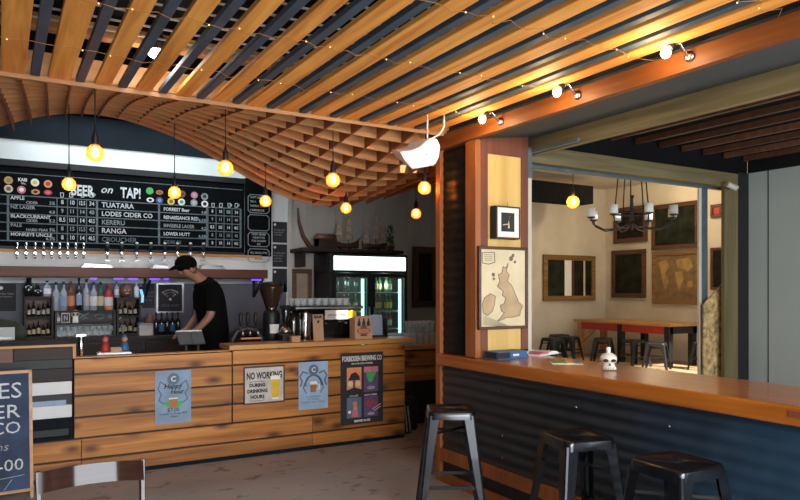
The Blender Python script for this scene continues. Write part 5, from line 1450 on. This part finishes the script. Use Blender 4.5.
# long table on the far side
tx = 9.65; y0, y1 = 7.52, 9.75
tb = thing('long_table', 'long timber table with a red apron in the room beyond the counter', 'table', (tx+.4, 8.6, ZF))
zt = .96
MB().use('tablewood').box(tx, tx+.85, y0, y1, zt-.045, zt).build('top', None, tb, True, bevel=.004)
MB().use('red').box(tx+.04, tx+.06, y0+.06, y1-.06, zt-.18, zt-.045).build('apron', None, tb, True)
MB().use('black').box(tx+.06, tx+.8, y0+.05, y0+.07, zt-.17, zt-.045).build('end_apron', None, tb, True)
for x in (tx+.08, tx+.70):
    for y in (y0+.10, (y0+y1)/2, y1-.12):
        MB().use('tablewood' if y > 9.3 else 'black').box(x-.05, x+.05, y-.05, y+.05, ZF, zt-.045).build('leg', None, tb, True)
MB().use('tablewood').bar((tx+.08, y1-.16, ZF+.32), (tx+.08, y1-.60, zt-.06), .05, .05).build('brace', None, tb, True)
def low(x, y, rz, lab): return stool(lab, (x, y, ZF), rz, .45, .145, .19, 'black', None)
low(9.0, 9.2, R(20), 'low black stool at the left end of the red-edged table')
low(9.25, 9.72, R(-15), 'low black stool tucked behind the leftmost one at the red-edged table')
low(9.25, 8.62, R(35), 'low black stool at the middle of the red-edged table')
low(9.40, 8.06, R(-10), 'low black stool with its back to the red-edged table middle, nearer the end')
low(9.25, 7.48, R(30), 'low black stool standing at the near corner of the red-edged table')
low(9.90, 7.05, R(10), 'low black stool at the near end of the red-edged table')
low(10.45, 7.15, R(-25), 'low black stool tucked under the near end of the table by the wall')
low(8.5, 9.1, R(5), 'low black stool standing alone left of the red-edged table')
m = thing('bench', 'short timber bench top beside the far wall at the left', 'bench', (8.1, 9.8, ZF))
MB().use('tablewood').box(-.5, .25, -.13, .13, .62, .66).build('top', None, m)
for s in (-.42, .18): MB().use('black').box(s-.02, s+.02, -.1, .1, 0, .62).build('leg', None, m)

# pictures and mirror
t, w, h = picture('mirror', 'wide gilt-framed mirror on the far wall facing the counter', 'mirror', (542.5, 254.5), (594, 300.5), 'Y', YW-.01, 'greenpic', 'goldframe', .10, .05)
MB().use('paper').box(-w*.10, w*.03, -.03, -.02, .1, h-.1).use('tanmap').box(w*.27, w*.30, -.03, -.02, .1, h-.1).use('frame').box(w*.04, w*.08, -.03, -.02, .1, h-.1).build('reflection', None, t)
picture('picture_frame', 'dark painting high on the side wall beside the big green one', 'painting', (614.5, 209), (648, 241.5), 'X', XW-.01, 'darkpic', 'frame', .09)
picture('picture_frame', 'tall dark painting hung below the upper dark painting on the side wall', 'painting', (612.5, 251), (646.5, 298), 'X', XW-.01, 'greenpic', 'frame', .09)
picture('picture_frame', 'big dark green painting high on the side wall above the world map', 'painting', (652.5, 206), (700, 247.5), 'X', XW-.01, 'greenpic', 'frame', .08)
t, w, h = picture('picture_frame', 'gilt-framed aged world map on the side wall above the table', 'framed map', (653, 252.5), (700, 304.5), 'X', XW-.01, 'oldmap', 'goldframe', .07)
m = MB().use('mapsea')
for pl in ([(-.36,.80),(-.20,.84),(-.12,.72),(-.22,.58),(-.14,.44),(-.20,.26),(-.26,.40),(-.30,.58)], [(.02,.84),(.30,.86),(.38,.70),(.26,.60),(.20,.66),(.06,.68)], [(.0,.60),(.14,.62),(.18,.46),(.08,.26),(.02,.44)], [(.26,.42),(.36,.44),(.36,.32),(.26,.32)]):
    m.poly([(a_*w, b_2*h) for a_, b_2 in pl], -.022, -.017)
m.build('continents', None, t)
# things glimpsed right of the blue-grey post
picture('picture_frame', 'small red-brown picture seen in the gap right of the blue-grey post', 'painting', (711.5, 205), (723, 217), 'X', XW-.01, 'red', 'frame', .05)
picture('picture_frame', 'dark framed picture low in the gap right of the blue-grey post', 'painting', (711.5, 248), (725, 290), 'X', XW-.01, 'darkpic', 'frame', .05)

# pendant in the room
dx, dy = ray(573); tt = 8.2; x, y = dx*tt, dy*tt; z = EYE + (HOR-202)/FPX*tt; r = .075
t = thing('pendant_bulb', 'round glowing pendant bulb hanging alone in the room beyond the counter', 'pendant lamp', (x, y, z-r))
MB().use('black').tube([(0, 0, r*2+.09), (0, 0, 3.6-z+r)], .005, 6).build('cord', None, t)
MB().use('black').lathe([(.02, r*2-.01), (.022, r*2+.06), (.006, r*2+.1)], (0,0,0), 12).build('socket', None, t)
g = MB().use('g_bulb').ball((0, 0, r), r, 14).build('bulb', None, t)
MB().use('filament').tube([(0, 0, r*1.7), (-.018, 0, r*1.2), (-.02, 0, r*.7), (.02, 0, r*.7), (.018, 0, r*1.2), (0, 0, r*1.65)], .012, 6).build('filament', None, g)
l = bpy.data.lights.new('bulb_light', 'POINT'); l.energy = 28; l.color = (1, .80, .55); l.shadow_soft_size = .06
o = bpy.data.objects.new('bulb_light', l); C.objects.link(o); o.parent = t; o.location = (0, 0, r)

# iron chandelier with candles
dx, dy = ray(632); tt = 7.6; x, y = dx*tt, dy*tt; z = EYE + (HOR-226)/FPX*tt
t = thing('chandelier', 'black wrought iron chandelier with white candles on curved arms', 'chandelier', (x, y, z))
MB().use('black').lathe([(.012, -.04), (.03, .0), (.018, .05), (.014, .30), (.025, .34)], (0,0,0), 12).build('hub', None, t)
m = MB().use('black')
for k in range(5): a_ = 2*math.pi*k/5; m.tube([(.19*math.cos(a_), .19*math.sin(a_), .14), (.08*math.cos(a_), .08*math.sin(a_), 3.6-z)], .007, 6)
m.tube([(.19*math.cos(2*math.pi*k/24), .19*math.sin(2*math.pi*k/24), .14) for k in range(25)], .011, 6); m.build('rods', None, t)
MB().use('black').box(-.22, .22, -.2, .2, 3.6-z-.06, 3.6-z).build('ceiling_plate', None, t)
for k in range(8):
    a_ = 2*math.pi*k/8 + .3; ca, sa = math.cos(a_), math.sin(a_)
    ar = MB().use('black').tube([(.01*ca, .01*sa, .05), (.15*ca, .15*sa, -.03), (.32*ca, .32*sa, -.04), (.44*ca, .44*sa, .02), (.46*ca, .46*sa, .085)], .008, 6).lathe([(.02, 0), (.045, .012), (.048, .02)], (.46*ca, .46*sa, .08), 10).build('arm', None, t)
    MB().use('paper').lathe([(.045, 0), (.045, .095), (.012, .098)], (.46*ca, .46*sa, .10), 12).build('candle', None, ar)

# ceiling spots in the room
for i, (u, v, lab, en) in enumerate(((654, 186, 'small ceiling spot in the far room lighting the paintings', 60), (693, 181, 'small ceiling spot by the blue-grey post in the far room', 25))):
    dx, dy = ray(u); tt = (11.6, 9.5, 12.2, 11.2)[i]; x, y = dx*tt, dy*tt; z = 3.5
    t = thing('ceiling_spot', lab, 'lamp', (x, y, z))
    MB().use('black').tube([(0, 0, .08), (0, 0, .04)], .012, 8).build('stem', None, t)
    MB().use('steel').lathe([(.03, .05), (.05, -.02), (.048, -.02)], (0,0,0), 12).build('shade', None, t)
    MB().use('spotglow').ball((0, 0, -.005), .028, 8).build('bulb', None, t)
    l = bpy.data.lights.new('spot_light', 'POINT'); l.energy = en; l.color = (1, .80, .52); l.shadow_soft_size = .05
    o = bpy.data.objects.new('spot_light', l); C.objects.link(o); o.parent = t; o.location = (0, 0, -.06)
# security camera on the olive post
x, z = onY(726, 188, 4.18); t = thing('security_camera', 'small pale security camera under the weathered beam corner', 'camera', (x, 4.2, z-.03))
MB().use('tin').bar((0, 0, .06), (0, -.06, .06), .03, .03).build('bracket', None, t)
MB().use('tin').tube([(-.06, -.07, .06), (.05, -.10, .02)], .028, 10).build('body', None, t)
MB().use('inkblack').tube([(.049, -.0995, .0205), (.056, -.102, .018)], .02, 10).build('lens', None, t)
